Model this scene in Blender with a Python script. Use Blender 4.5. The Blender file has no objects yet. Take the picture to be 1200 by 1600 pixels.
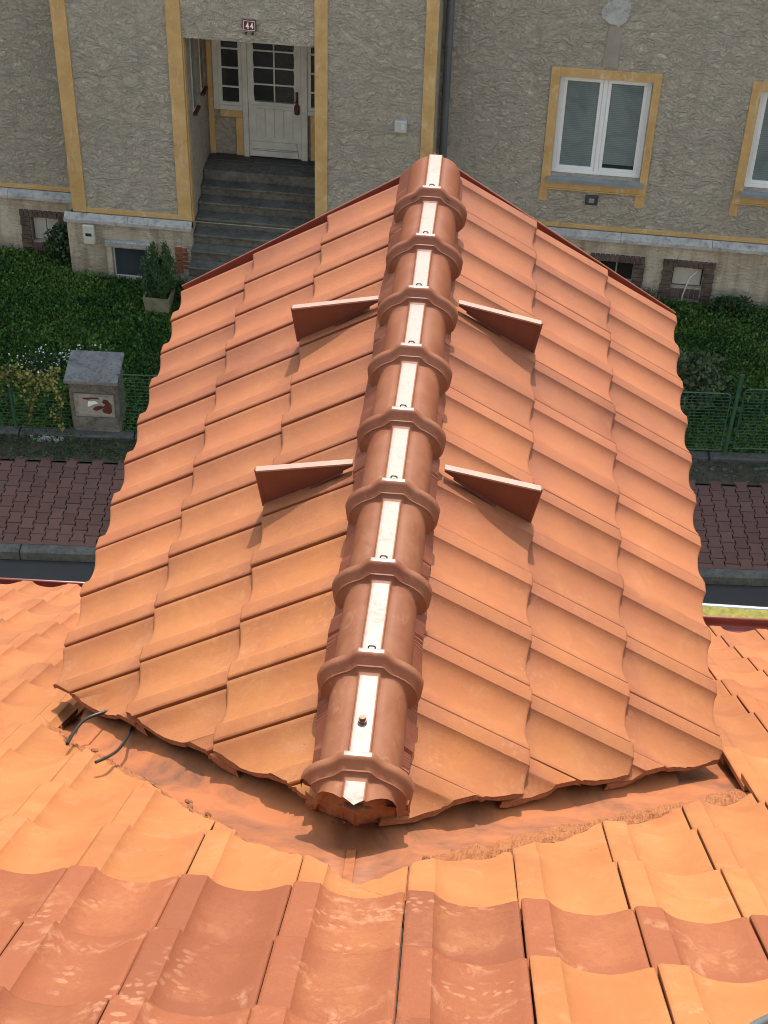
import bpy, bmesh, math, random
import numpy as np
from mathutils import Vector, Matrix
R = math.radians
rnd = random.Random(7)
sc = bpy.context.scene
col = sc.collection

# ------------------------------------------------------------------ camera, light, exposure
CAM = Vector((0.2198, -2.9103, 3.3206)); PITCH, YAW, ROLL, FPX = 0.698966, -0.058355, 0.032963, 2500.95
fwd = Vector((math.sin(YAW)*math.cos(PITCH), math.cos(YAW)*math.cos(PITCH), -math.sin(PITCH)))
rt0 = Vector((math.cos(YAW), -math.sin(YAW), 0)); up0 = rt0.cross(fwd)
rt = rt0*math.cos(ROLL) + up0*math.sin(ROLL); upv = up0*math.cos(ROLL) - rt0*math.sin(ROLL)
cd = bpy.data.cameras.new('camera'); cam = bpy.data.objects.new('camera', cd); col.objects.link(cam)
cam.matrix_world = Matrix((( rt.x, upv.x, -fwd.x, CAM.x), (rt.y, upv.y, -fwd.y, CAM.y), (rt.z, upv.z, -fwd.z, CAM.z), (0, 0, 0, 1)))
cd.sensor_fit = 'VERTICAL'; cd.sensor_height = 24.0; cd.lens = FPX/1600*24.0
cd.clip_start = 0.05; cd.clip_end = 2000
sc.camera = cam

SUN_EL, SUN_AZ = R(58), R(4)            # azimuth from +Y towards +X
world = bpy.data.worlds.new('World'); sc.world = world; world.use_nodes = True
wn = world.node_tree.nodes; wl = world.node_tree.links
sky = wn.new('ShaderNodeTexSky'); sky.sky_type = 'NISHITA'; sky.sun_disc = False
sky.sun_elevation = SUN_EL; sky.sun_rotation = SUN_AZ; sky.air_density = 2.5; sky.dust_density = 3.0; sky.ozone_density = .3
bg = wn['Background']; bg.inputs['Strength'].default_value = 0.15
wl.new(sky.outputs['Color'], bg.inputs['Color'])
sd = bpy.data.lights.new('sun', 'SUN'); sd.energy = 2.7; sd.angle = R(0.5); sd.color = (1.0, 0.955, 0.88)
sun = bpy.data.objects.new('sun', sd); col.objects.link(sun)
sv = Vector((math.sin(SUN_AZ)*math.cos(SUN_EL), math.cos(SUN_AZ)*math.cos(SUN_EL), math.sin(SUN_EL)))
sun.rotation_euler = sv.to_track_quat('Z', 'Y').to_euler(); sun.location = (0, 0, 30)
sc.view_settings.view_transform = 'Standard'; sc.view_settings.look = 'None'
sc.view_settings.exposure = 0.84; sc.view_settings.gamma = 1.0; sc.view_settings.use_curve_mapping = False
try:
    sc.cycles.filter_width = 1.0; sc.cycles.max_bounces = 8; sc.cycles.diffuse_bounces = 4; sc.cycles.use_denoising = True
except Exception: pass

# ------------------------------------------------------------------ materials
class NT:
    def __init__(s, name):
        s.m = bpy.data.materials.new(name); s.m.use_nodes = True; s.t = s.m.node_tree; s.n = s.t.nodes
        s.b = s.n['Principled BSDF']; s.tc = None
    def new(s, typ, **kw):
        n = s.n.new(typ)
        for k, v in kw.items(): setattr(n, k, v)
        return n
    def link(s, a, b): s.t.links.new(a, b)
    def coord(s, kind='Object'):
        if not s.tc: s.tc = s.new('ShaderNodeTexCoord')
        return s.tc.outputs[kind]
    def geo(s): return s.new('ShaderNodeNewGeometry').outputs['Position']
    def noise(s, vec, scale, detail=4, rough=.55, dist=0.0, out='Fac', mscale=None, rot=None):
        if mscale or rot:
            mp = s.new('ShaderNodeMapping'); mp.inputs['Scale'].default_value = mscale or (1, 1, 1)
            mp.inputs['Rotation'].default_value = rot or (0, 0, 0); s.link(vec, mp.inputs['Vector']); vec = mp.outputs['Vector']
        n = s.new('ShaderNodeTexNoise'); n.inputs['Scale'].default_value = scale; n.inputs['Detail'].default_value = detail
        n.inputs['Roughness'].default_value = rough; n.inputs['Distortion'].default_value = dist; s.link(vec, n.inputs['Vector']); return n.outputs[out]
    def ramp(s, fac, lo, hi, c0=None, c1=None):
        n = s.new('ShaderNodeValToRGB'); e = n.color_ramp.elements; e[0].position = lo; e[1].position = hi
        e[0].color = (*(c0 or (0, 0, 0)), 1); e[1].color = (*(c1 or (1, 1, 1)), 1); s.link(fac, n.inputs['Fac']); return n.outputs['Color']
    def math(s, op, a, b=None, clamp=False):
        n = s.new('ShaderNodeMath', operation=op, use_clamp=clamp)
        for i, v in enumerate((a, b)):
            if v is None: continue
            if isinstance(v, (int, float)): n.inputs[i].default_value = v
            else: s.link(v, n.inputs[i])
        return n.outputs[0]
    def mix(s, fac, a, b, blend='MIX'):
        n = s.new('ShaderNodeMix', data_type='RGBA', blend_type=blend)
        def put(sock, v):
            if isinstance(v, (int, float)): sock.default_value = v
            elif isinstance(v, tuple): sock.default_value = (*v, 1)
            else: s.link(v, sock)
        put(n.inputs['Factor'], fac); put(n.inputs['A'], a); put(n.inputs['B'], b); return n.outputs['Result']
    def attr(s, name):
        n = s.new('ShaderNodeAttribute', attribute_type='OBJECT'); n.attribute_name = name; return n.outputs['Fac']
    def rand(s): return s.new('ShaderNodeObjectInfo').outputs['Random']
    def sep(s, vec):
        n = s.new('ShaderNodeSeparateXYZ'); s.link(vec, n.inputs[0]); return n.outputs
    def bump(s, h, strength, dist):
        n = s.new('ShaderNodeBump'); n.inputs['Strength'].default_value = strength; n.inputs['Distance'].default_value = dist
        s.link(h, n.inputs['Height']); s.link(n.outputs['Normal'], s.b.inputs['Normal'])
    def col(s, c):
        if isinstance(c, tuple): s.b.inputs['Base Color'].default_value = (*c, 1)
        else: s.link(c, s.b.inputs['Base Color'])
    def rough(s, r):
        if isinstance(r, (int, float)): s.b.inputs['Roughness'].default_value = r
        else: s.link(r, s.b.inputs['Roughness'])

def simple(name, c, rough=.7, var=.25, scale=6, bump=0, bscale=60, metal=0, spec=.5, kind='Object'):
    t = NT(name); v = t.coord(kind) if kind != 'geo' else t.geo()
    n = t.noise(v, scale, 5, .6)
    dark = tuple(x*(1-var) for x in c); lite = tuple(min(1, x*(1+var)) for x in c)
    t.col(t.ramp(n, .3, .7, dark, lite)); t.rough(rough); t.b.inputs['Metallic'].default_value = metal
    t.b.inputs['Specular IOR Level'].default_value = spec
    if bump: t.bump(t.noise(v, bscale, 4, .6), bump, .01)
    return t.m

def mat_tile():
    t = NT('clay_tile'); g = t.geo(); o = t.coord('Object'); du = t.attr('dust'); pr = t.attr('prints')
    r = t.rand()
    # fired red engobe, a little different from tile to tile
    base = t.mix(r, (.275, .070, .024), (.33, .092, .033))
    grain = t.noise(g, 420, 3, .7)
    base = t.mix(t.math('MULTIPLY', t.ramp(grain, .45, .75), .30), base, (.33, .13, .075))
    # clay dust from sawing, lying in the pans and fading out in clouds
    z = t.sep(o)[2]
    pan = t.math('SUBTRACT', 1.0, t.math('MULTIPLY', z, 19.0), True)
    ty = t.math('ADD', t.sep(o)[1], .5); headm = t.ramp(t.math('ADD', ty, t.math('MULTIPLY', t.math('SUBTRACT', t.noise(g, 22, 4), .5), .06)), .09, .22)
    cloud = t.noise(g, 3.2, 6, .62, .6); fine = t.noise(g, 60, 8, .8, .6)
    d = t.math('ADD', t.math('MULTIPLY', du, 1.35), t.math('MULTIPLY', t.math('SUBTRACT', cloud, .5), 1.1))
    d = t.math('ADD', d, t.math('MULTIPLY', t.math('SUBTRACT', pan, .5), .30)); d = t.math('ADD', d, t.math('MULTIPLY', t.math('SUBTRACT', headm, .8), .38))
    d = t.math('ADD', d, t.math('MULTIPLY', t.math('SUBTRACT', fine, .5), 1.0))
    speck = t.noise(g, 240, 4, .8)
    d = t.math('ADD', d, t.math('MULTIPLY', t.math('SUBTRACT', speck, .5), .6))
    d = t.ramp(d, .16, 1.02)
    dustc = t.mix(t.ramp(t.noise(g, 2.6, 5, .62, .7), .34, .66), (.43, .140, .038), (.51, .198, .058))
    dustc = t.mix(t.math('MULTIPLY', t.attr('pale'), .8), dustc, (.465, .158, .062))
    dustc = t.mix(t.math('MULTIPLY', t.ramp(t.noise(g, 8, 8, .78, .8), .54, .72), .38), dustc, (.58, .31, .165))
    c = t.mix(t.math('MULTIPLY', d, .92), base, dustc)
    # pale scuffs, boot and hand prints: broken patches
    m = t.ramp(t.noise(g, 5.5, 2, .5, .8), .54, .66)
    vo = t.new('ShaderNodeTexVoronoi', feature='F1'); vo.inputs['Scale'].default_value = 38; vo.inputs['Randomness'].default_value = .9
    wv = t.new('ShaderNodeVectorMath', operation='ADD'); t.link(g, wv.inputs[0])
    wsc = t.new('ShaderNodeVectorMath', operation='SCALE'); t.link(t.noise(g, 9, 3, .6, 0, 'Color'), wsc.inputs[0]); wsc.inputs['Scale'].default_value = .07
    t.link(wsc.outputs[0], wv.inputs[1]); t.link(wv.outputs[0], vo.inputs['Vector'])
    dots = t.ramp(vo.outputs['Distance'], .30, .42, (1, 1, 1), (0, 0, 0))
    smear = t.ramp(t.noise(g, 13, 7, .75, 1.1, 'Fac', (1, .5, 1), (0, 0, .5)), .50, .62)
    pat = t.math('MAXIMUM', t.math('MULTIPLY', dots, t.ramp(t.noise(g, 4.1, 2, .5, .5), .56, .66)), t.math('MULTIPLY', smear, m))
    pat = t.math('MULTIPLY', pat, pr)
    c = t.mix(t.math('MULTIPLY', pat, .42), c, (.60, .30, .165))
    tone = t.math('ADD', .725, t.math('MULTIPLY', t.rand(), .11))
    tn = t.new('ShaderNodeHueSaturation'); t.link(tone, tn.inputs['Value']); t.link(c, tn.inputs['Color']); c = tn.outputs['Color']
    sp = t.ramp(t.noise(g, 95, 2, .5), .70, .76); c = t.mix(t.math('MULTIPLY', sp, .5), c, (.11, .045, .025))
    t.col(c)
    rg = t.math('ADD', .52, t.math('MULTIPLY', d, .36)); rg = t.math('ADD', rg, t.math('MULTIPLY', pat, .3), True)
    t.rough(rg)
    t.bump(t.math('ADD', t.noise(g, 260, 5, .8), t.math('MULTIPLY', t.noise(g, 34, 5), .8)), .34, .006)
    return t.m
M = {}
M['tile'] = mat_tile()

def mat_cap():
    t = NT('glazed_ridge_clay'); g = t.geo(); du = t.attr('dust')
    base = t.mix(t.rand(), (.175, .046, .0175), (.205, .058, .0225))
    cl = t.noise(g, 7, 6, .68, 1.0)
    d = t.ramp(t.math('ADD', cl, t.math('MULTIPLY', du, .35)), .52, .92)
    c = t.mix(t.math('MULTIPLY', d, .42), base, (0.3318, 0.1580, 0.0751))
    hp = t.ramp(t.noise(g, 21, 4, .6, 1.5, 'Fac', (1, .5, 1)), .60, .70)
    c = t.mix(t.math('MULTIPLY', hp, t.math('MULTIPLY', du, .35)), c, (0.4108, 0.2291, 0.1304))
    t.col(c); t.rough(t.math('ADD', .50, t.math('MULTIPLY', d, .25)))
    t.b.inputs['Specular IOR Level'].default_value = .45
    t.bump(t.noise(g, 160, 5, .75), .14, .004)
    return t.m
M['cap'] = mat_cap()
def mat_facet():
    t = NT('scuffed_crest_glint'); g = t.geo()  # sun glint painted into crest and bead colour, paler on far caps; scuffs pinkish
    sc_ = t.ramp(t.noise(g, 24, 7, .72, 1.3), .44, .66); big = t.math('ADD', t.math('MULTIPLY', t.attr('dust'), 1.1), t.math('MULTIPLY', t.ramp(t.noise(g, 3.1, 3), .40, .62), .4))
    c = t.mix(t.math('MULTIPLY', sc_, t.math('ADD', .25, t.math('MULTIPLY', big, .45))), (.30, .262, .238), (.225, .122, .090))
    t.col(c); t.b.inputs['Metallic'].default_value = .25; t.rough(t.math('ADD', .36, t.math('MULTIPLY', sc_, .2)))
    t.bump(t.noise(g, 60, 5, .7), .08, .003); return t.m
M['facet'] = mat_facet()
M['flange'] = simple('painted_flange_glint', (0.3634, 0.2133, 0.1659), .4, .15, 18)  # sun glint along the guards' top edge painted into the colour
def mat_raw():
    t = NT('sawn_clay'); g = t.geo(); n = t.noise(g, 70, 5, .7)
    t.col(t.ramp(n, .3, .7, (0.2212, 0.0695, 0.0269), (0.3634, 0.1501, 0.0569))); t.rough(.9); t.bump(n, .9, .012); return t.m
M['raw'] = mat_raw()
M['vent'] = simple('pleated_ridge_roll', (0.2449, 0.0727, 0.0355), .7, .2, 14)
def mat_guard():
    t = NT('brown_snow_guard_paint'); g = t.geo(); t.col(t.ramp(t.noise(g, 9, 4), .3, .7, (.13, .036, .020), (.17, .050, .028))); t.rough(.36)
    t.b.inputs['Specular IOR Level'].default_value = .5; t.b.inputs['Coat Weight'].default_value = .05; t.b.inputs['Coat Roughness'].default_value = .35; return t.m
M['guard'] = mat_guard()
M['dark_red'] = simple('dark_red_sheet_metal', (0.1975, 0.0355, 0.0198), .42, .2, 4)
def mat_sheet():
    t = NT('valley_sheet'); g = t.geo()
    d = t.ramp(t.noise(g, 4.0, 6, .65, .6), .33, .58)
    sm = t.ramp(t.noise(g, 8, 5, .6, 2.0), .53, .63)
    c = t.mix(t.math('MULTIPLY', sm, .45), (0.1896, 0.0648, 0.0269), (0.0790, 0.0316, 0.0237))
    c = t.mix(t.math('MULTIPLY', d, .9), c, (.385, .118, .036))
    t.col(c); t.rough(.7); t.bump(t.noise(g, 60, 5, .7), .12, .006); return t.m
M['sheet'] = mat_sheet()
def mat_dust():
    t = NT('clay_dust'); g = t.geo(); n = t.noise(g, 30, 7, .75)
    t.col(t.ramp(n, .3, .7, (0.2844, 0.0948, 0.0332), (0.4108, 0.1580, 0.0553))); t.rough(.95); t.bump(n, .8, .02); return t.m
M['dustpile'] = mat_dust()
M['dustdark'] = simple('rough_brown_mortar', (0.1580, 0.0592, 0.0277), .95, .45, 26, .8, 90, kind='geo')

def mat_roughcast():
    t = NT('roughcast_render'); o = t.coord('Object')
    # thrown and trowelled roughcast: short curved overlapping strokes
    w = t.noise(o, 4.0, 3, .6, 0, 'Color')
    sc2 = t.new('ShaderNodeVectorMath', operation='SCALE'); t.link(w, sc2.inputs[0]); sc2.inputs['Scale'].default_value = .30
    ad = t.new('ShaderNodeVectorMath', operation='ADD'); t.link(o, ad.inputs[0]); t.link(sc2.outputs[0], ad.inputs[1]); v = ad.outputs[0]
    a = t.noise(v, 10.5, 6, .62, .9, 'Fac', (1.0, 1, 2.0), (0, R(28), 0))
    b = t.noise(v, 19.0, 4, .65, .6, 'Fac', (1.0, 1, 1.8), (0, R(-30), 0))
    big0 = t.noise(v, 5.0, 3, .55, .5)
    h = t.math('ADD', t.math('MULTIPLY', t.ramp(a, .34, .66), .62), t.math('MULTIPLY', b, .55))
    h = t.math('ADD', h, t.math('MULTIPLY', big0, .55))
    h = t.math('MULTIPLY', h, t.math('ADD', .45, t.noise(o, 1.1, 4, .6)))
    h = t.math('ADD', h, t.math('MULTIPLY', t.noise(o, 80, 4, .7), .12))
    big = t.noise(o, .55, 4, .6); mid = t.noise(o, 2.6, 5, .6)
    c = t.ramp(big, .32, .70, (.72, .625, .50), (.83, .735, .605))
    c = t.mix(t.math('MULTIPLY', t.ramp(mid, .50, .70), .50), c, (.70, .565, .46))
    # rain-wash stains in vertical runs
    st = t.ramp(t.noise(o, 2.2, 5, .6, 0, 'Fac', (3, 3, .22)), .56, .78)
    c = t.mix(t.math('MULTIPLY', st, .42), c, (.40, .335, .265))
    # darker tone in the hollows of the texture
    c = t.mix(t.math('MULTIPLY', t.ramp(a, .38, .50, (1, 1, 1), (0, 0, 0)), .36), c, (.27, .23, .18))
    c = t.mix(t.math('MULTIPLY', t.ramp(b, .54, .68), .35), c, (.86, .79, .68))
    t.col(c); t.rough(.93); t.bump(h, 1.0, .135); return t.m
M['roughcast'] = mat_roughcast()
def mat_plinth():
    t = NT('weathered_plinth_render'); o = t.coord('Object')
    big = t.noise(o, 1.3, 6, .65, .6); st = t.noise(o, 2.5, 5, .6, 0, 'Fac', (2.5, 2.5, .35))
    c = t.ramp(big, .32, .68, (.45, .375, .285), (.66, .58, .47))
    c = t.mix(t.math('MULTIPLY', t.ramp(st, .44, .66), .72), c, (.25, .195, .14))
    lo = t.math('MULTIPLY', t.ramp(t.sep(o)[2], 0, .35, (1, 1, 1), (0, 0, 0)), t.noise(o, 5, 4))
    c = t.mix(t.math('MULTIPLY', lo, .8), c, (.15, .145, .095))
    pt_ = t.ramp(t.noise(o, 3.4, 7, .72, .9), .54, .62); c = t.mix(t.math('MULTIPLY', pt_, .55), c, (.36, .26, .18)); lt = t.ramp(t.noise(o, 4.7, 7, .7, .5), .60, .68); c = t.mix(t.math('MULTIPLY', lt, .6), c, (.74, .68, .58))
    t.col(c); t.rough(.93); h = t.math('ADD', t.noise(o, 9, 6, .62, 1.2, 'Fac', (1, 1, 2)), t.math('MULTIPLY', t.noise(o, 3, 3), .7)); t.bump(h, .8, .06); return t.m
M['plinth'] = mat_plinth()
def mat_ochre():
    t = NT('ochre_paint'); o = t.coord('Object')
    n = t.noise(o, 3.2, 6, .65, .4); w = t.ramp(t.noise(o, 5, 6, .7, .8, 'Fac', (2, 2, .6)), .56, .70)
    c = t.ramp(n, .3, .72, (.43, .262, .10), (.58, .385, .17))
    c = t.mix(t.math('MULTIPLY', w, .7), c, (.66, .55, .40)); 
    dk = t.ramp(t.noise(o, 11, 5, .7), .56, .75); c = t.mix(t.math('MULTIPLY', dk, .4), c, (.22, .13, .045))
    t.col(c); t.rough(.9); t.bump(t.noise(o, 40, 5, .6), .4, .01); return t.m
M['ochre'] = mat_ochre()
def mat_concrete(name, a, b, rough=.9, sc_=4):
    t = NT(name); o = t.coord('Object'); n = t.noise(o, sc_, 7, .68, .5); m = t.ramp(t.noise(o, sc_*3.3, 6, .75), .50, .64)
    c = t.ramp(n, .3, .7, a, b); c = t.mix(t.math('MULTIPLY', m, .6), c, tuple(x*.40 for x in a)); t.col(c); t.rough(rough)
    t.bump(t.noise(o, 45, 6, .7), .4, .012); return t.m
M['coping'] = mat_concrete('grey_coping', (.29, .285, .275), (.50, .485, .465))
M['step'] = mat_concrete('worn_stone_step', (.07, .064, .054), (.165, .154, .13))
M['kerb'] = mat_concrete('kerb_concrete', (.055, .056, .054), (.115, .115, .108))
M['pillar'] = mat_concrete('aged_concrete', (.085, .08, .07), (.20, .187, .165), .93, 5)
M['pillar_cap'] = mat_concrete('lichen_concrete_slab', (.115, .115, .118), (.225, .222, .22), .9, 6)
M['white'] = simple('white_upvc', (.74, .745, .75), .32, .04, 3)
M['door_white'] = simple('aged_white_paint', (.50, .49, .45), .5, .16, 4)
M['cream'] = simple('cream_plastic', (.55, .53, .46), .5, .12, 5)
def mat_glass(name, c, rough=.06):
    t = NT(name); t.col(t.ramp(t.noise(t.coord('Object'), 2.5, 4), .3, .7, tuple(x*.7 for x in c), tuple(x*1.3 for x in c)))
    t.rough(rough); t.b.inputs['Specular IOR Level'].default_value = .6; return t.m
M['glass'] = mat_glass('dark_window_glass', (.03, .033, .034))
def mat_pebble():
    t = NT('pebbled_door_glass'); o = t.coord('Object'); t.col((.035, .037, .036)); t.rough(.12)
    t.bump(t.noise(o, 60, 4, .6), .9, .02); return t.m
M['pebble'] = mat_pebble()
def mat_blind():
    t = NT('drawn_blind'); o = t.coord('Object'); z = t.sep(o)[2]
    w = t.math('SINE', t.math('MULTIPLY', z, 2*math.pi/.028)); c = t.ramp(w, .0, 1.0, (.15, .19, .19), (.215, .25, .245)); c = t.mix(t.math('MULTIPLY', t.ramp(t.noise(o, 2.0, 5, .6, .8), .45, .65), .55), c, (.07, .10, .11))  # broad dark patches painted in for reflections in the pane
    t.col(c); t.rough(.22); t.b.inputs['Specular IOR Level'].default_value = .6; t.b.inputs['Coat Weight'].default_value = 1.0; t.b.inputs['Coat Roughness'].default_value = .04; return t.m
M['blind'] = mat_blind()
M['zinc'] = simple('zinc_sill', (.33, .345, .36), .4, .15, 4, metal=.4)
M['pipe'] = simple('grey_downpipe', (.115, .13, .135), .45, .15, 2, metal=.2)
M['brick'] = simple('dark_brown_brick', (.10, .066, .052), .85, .5, 9, .5, 60)
M['brick_orange'] = simple('broken_orange_brick', (.30, .10, .05), .9, .4, 14, .6, 60)
M['mortar'] = mat_concrete('mortar', (.30, .30, .29), (.46, .46, .45))
M['board'] = simple('pale_board', (.50, .47, .42), .7, .14, 3)
M['black'] = simple('dark_interior', (.012, .011, .010), .9, .2)
M['iron'] = simple('dark_iron', (.05, .05, .05), .5, .3)
M['sign_red'] = simple('dark_red_enamel', (.115, .012, .012), .3, .1)
M['sign_white'] = simple('white_enamel', (.8, .8, .78), .35, .03)
M['rust'] = simple('bare_rusty_steel', (.085, .018, .014), .7, .3, 12)
M['poster'] = simple('weathered_poster_paper', (.30, .275, .24), .85, .22, 16)
M['green_metal'] = simple('green_coated_metal', (.03, .085, .055), .45, .25, 6)
M['tube'] = simple('galvanised_tube', (.42, .44, .46), .3, .12, 8, metal=.9)
M['plank'] = simple('mossy_yellow_plank', (.19, .165, .028), .85, .35, 22, .5, 80)
M['rubber'] = simple('black_rubber_cable', (.022, .024, .022), .32, .2)
M['grey_cable'] = simple('grey_cable_sheath', (.10, .115, .12), .35, .1)
M['wall'] = simple('painted_house_wall', (.74, .69, .60), .9, .08, 2)
M['underlay'] = simple('roof_underlay', (.05, .045, .04), .9, .2)
M['gutter'] = simple('red_brown_gutter', (0.1817, 0.0379, 0.0237), .35, .2, 5)
def mat_paver():
    t = NT('red_concrete_paver'); g = t.geo(); c = t.mix(t.rand(), (.10, .048, .040), (.14, .068, .056))
    c = t.mix(t.math('MULTIPLY', t.ramp(t.noise(g, 3, 5, .6), .45, .7), .5), c, (.085, .06, .052)); t.col(c); t.rough(.9)
    t.bump(t.noise(g, 120, 4, .7), .4, .008); return t.m
M['paver'] = mat_paver()
M['joint'] = simple('paver_joint_sand', (.035, .028, .024), .95, .3, 20, kind='geo')
def mat_asphalt():
    t = NT('asphalt'); g = t.geo(); n = t.noise(g, 180, 3, .7); c = t.ramp(n, .35, .7, (.022, .023, .025), (.045, .046, .048))
    t.col(c); t.rough(.88); t.bump(n, .5, .01); return t.m
M['asphalt'] = mat_asphalt()
M['soil'] = simple('dark_soil', (.055, .045, .03), .95, .4, 5, .6, 30, kind='geo')
def mat_leaf(name, a, b, rough=.55):
    t = NT(name); r = t.new('ShaderNodeNewGeometry').outputs['Random Per Island']; g = t.geo()
    c = t.mix(r, a, b); c = t.mix(t.math('MULTIPLY', t.ramp(t.noise(g, 1.6, 4), .4, .66), .55), c, tuple(x*1.5 for x in b))
    t.col(c); t.rough(rough); t.b.inputs['Specular IOR Level'].default_value = .3; return t.m
def mat_lawn():
    t = NT('lawn_leaf'); r = t.new('ShaderNodeNewGeometry').outputs['Random Per Island']; g = t.geo()
    c = t.mix(r, (.023, .066, .010), (.058, .140, .022)); n = t.ramp(t.noise(g, .75, 5, .6), .42, .64)
    c = t.mix(n, c, t.mix(r, (.065, .13, .018), (.13, .21, .038))); c = t.mix(t.math('MULTIPLY', t.ramp(t.noise(g, 3.3, 4), .5, .7), .6), c, (.012, .032, .008))
    t.col(c); t.rough(.6); t.b.inputs['Specular IOR Level'].default_value = .25; return t.m
M['grass'] = mat_lawn()
M['leaf_dark'] = mat_leaf('dark_green_leaf', (.012, .034, .009), (.032, .068, .02))
M['leaf_grey'] = mat_leaf('grey_green_leaf', (.034, .052, .022), (.07, .094, .044))
M['conifer'] = mat_leaf('conifer_spray', (.022, .055, .02), (.06, .115, .045))
M['vine'] = mat_leaf('yellowing_vine_leaf', (.075, .09, .018), (.19, .18, .045))
M['petal'] = mat_leaf('white_petal', (.45, .45, .42), (.7, .7, .66))
M['twig'] = simple('brown_twig', (.09, .06, .035), .9, .3)
M['cloddy'] = simple('pale_rubble', (.30, .29, .27), .95, .3, 20)

# ------------------------------------------------------------------ mesh helpers
class MB:
    def __init__(s): s.v = []; s.f = []; s.mi = []
    def add(s, vs, fs, mi=0):
        o = len(s.v); s.v += [tuple(p) for p in vs]; s.f += [tuple(i+o for i in f) for f in fs]; s.mi += [mi]*len(fs)
    def box(s, x0, x1, y0, y1, z0, z1, mi=0, bev=0.0):
        if bev <= 0:
            s.add([(x0,y0,z0),(x1,y0,z0),(x1,y1,z0),(x0,y1,z0),(x0,y0,z1),(x1,y0,z1),(x1,y1,z1),(x0,y1,z1)],
                  [(0,3,2,1),(4,5,6,7),(0,1,5,4),(1,2,6,5),(2,3,7,6),(3,0,4,7)], mi); return
        bm = bmesh.new(); bmesh.ops.create_cube(bm, size=1)
        for v in bm.verts: v.co = Vector(((x0+x1)/2+v.co.x*(x1-x0), (y0+y1)/2+v.co.y*(y1-y0), (z0+z1)/2+v.co.z*(z1-z0)))
        bmesh.ops.bevel(bm, geom=bm.edges[:], offset=bev, segments=1, affect='EDGES')
        bm.verts.index_update()
        s.add([v.co[:] for v in bm.verts], [[v.index for v in f.verts] for f in bm.faces], mi); bm.free()
    def quad(s, a, b, c, d, mi=0): s.add([a, b, c, d], [(0, 1, 2, 3)], mi)
    def prism(s, pts, y0, y1, mi=0):        # outline in x,z pushed along y
        n = len(pts); vs = [(p[0], y0, p[1]) for p in pts]+[(p[0], y1, p[1]) for p in pts]
        s.add(vs, [tuple(range(n)), tuple(range(2*n-1, n-1, -1))]+[(i, i+n, (i+1) % n+n, (i+1) % n) for i in range(n)], mi)
    def prism_z(s, pts, z0, z1, mi=0, ch=0.0):
        n = len(pts)
        if ch > 0:
            cx = sum(p[0] for p in pts)/n; cy = sum(p[1] for p in pts)/n
            def ins(p):
                d = Vector((cx-p[0], cy-p[1])); d.normalize(); return (p[0]+d.x*ch, p[1]+d.y*ch, z1)
            vs = [(p[0], p[1], z0) for p in pts]+[(p[0], p[1], z1-ch) for p in pts]+[ins(p) for p in pts]
            s.add(vs, [tuple(range(2*n, 3*n))]+[(i, (i+1) % n, (i+1) % n+n, i+n) for i in range(n)]+[(i+n, (i+1) % n+n, (i+1) % n+2*n, i+2*n) for i in range(n)], mi)
        else:
            vs = [(p[0], p[1], z0) for p in pts]+[(p[0], p[1], z1) for p in pts]
            s.add(vs, [tuple(range(n-1, -1, -1)), tuple(range(n, 2*n))]+[(i, (i+1) % n, (i+1) % n+n, i+n) for i in range(n)], mi)
    def tube(s, pts, r, n=8, mi=0, cap=True):
        pts = [Vector(p) for p in pts]; rs = r if isinstance(r, (list, tuple)) else [r]*len(pts); rings = []; o = len(s.v)
        prev = None
        for i, p in enumerate(pts):
            t = (pts[min(i+1, len(pts)-1)]-pts[max(i-1, 0)]).normalized()
            if prev is None:
                a = Vector((0, 0, 1)) if abs(t.z) < .9 else Vector((1, 0, 0)); u = t.cross(a).normalized()
            else: u = (prev-t*prev.dot(t)).normalized()
            prev = u; w = t.cross(u)
            for k in range(n):
                an = 2*math.pi*k/n; s.v.append(tuple(p+(u*math.cos(an)+w*math.sin(an))*rs[i]))
        for i in range(len(pts)-1):
            for k in range(n):
                s.f.append((o+i*n+k, o+i*n+(k+1) % n, o+(i+1)*n+(k+1) % n, o+(i+1)*n+k)); s.mi.append(mi)
        if cap:
            s.f.append(tuple(o+k for k in range(n-1, -1, -1))); s.mi.append(mi)
            e = o+(len(pts)-1)*n; s.f.append(tuple(e+k for k in range(n))); s.mi.append(mi)
    def mesh(s, name, mats, smooth=None):
        me = bpy.data.meshes.new(name); me.from_pydata(s.v, [], s.f)
        for m in (mats if isinstance(mats, (list, tuple)) else [mats]): me.materials.append(m)
        if any(s.mi): me.polygons.foreach_set('material_index', s.mi)
        me.update()
        bm = bmesh.new(); bm.from_mesh(me); bmesh.ops.recalc_face_normals(bm, faces=bm.faces); bm.to_mesh(me); bm.free()
        if smooth is not None:
            me.polygons.foreach_set('use_smooth', [True]*len(me.polygons)); me.set_sharp_from_angle(angle=R(smooth))
        return me
    def build(s, name, mats, parent=None, smooth=None, mw=None):
        return link(name, s.mesh(name, mats, smooth), parent, mw)

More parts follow.
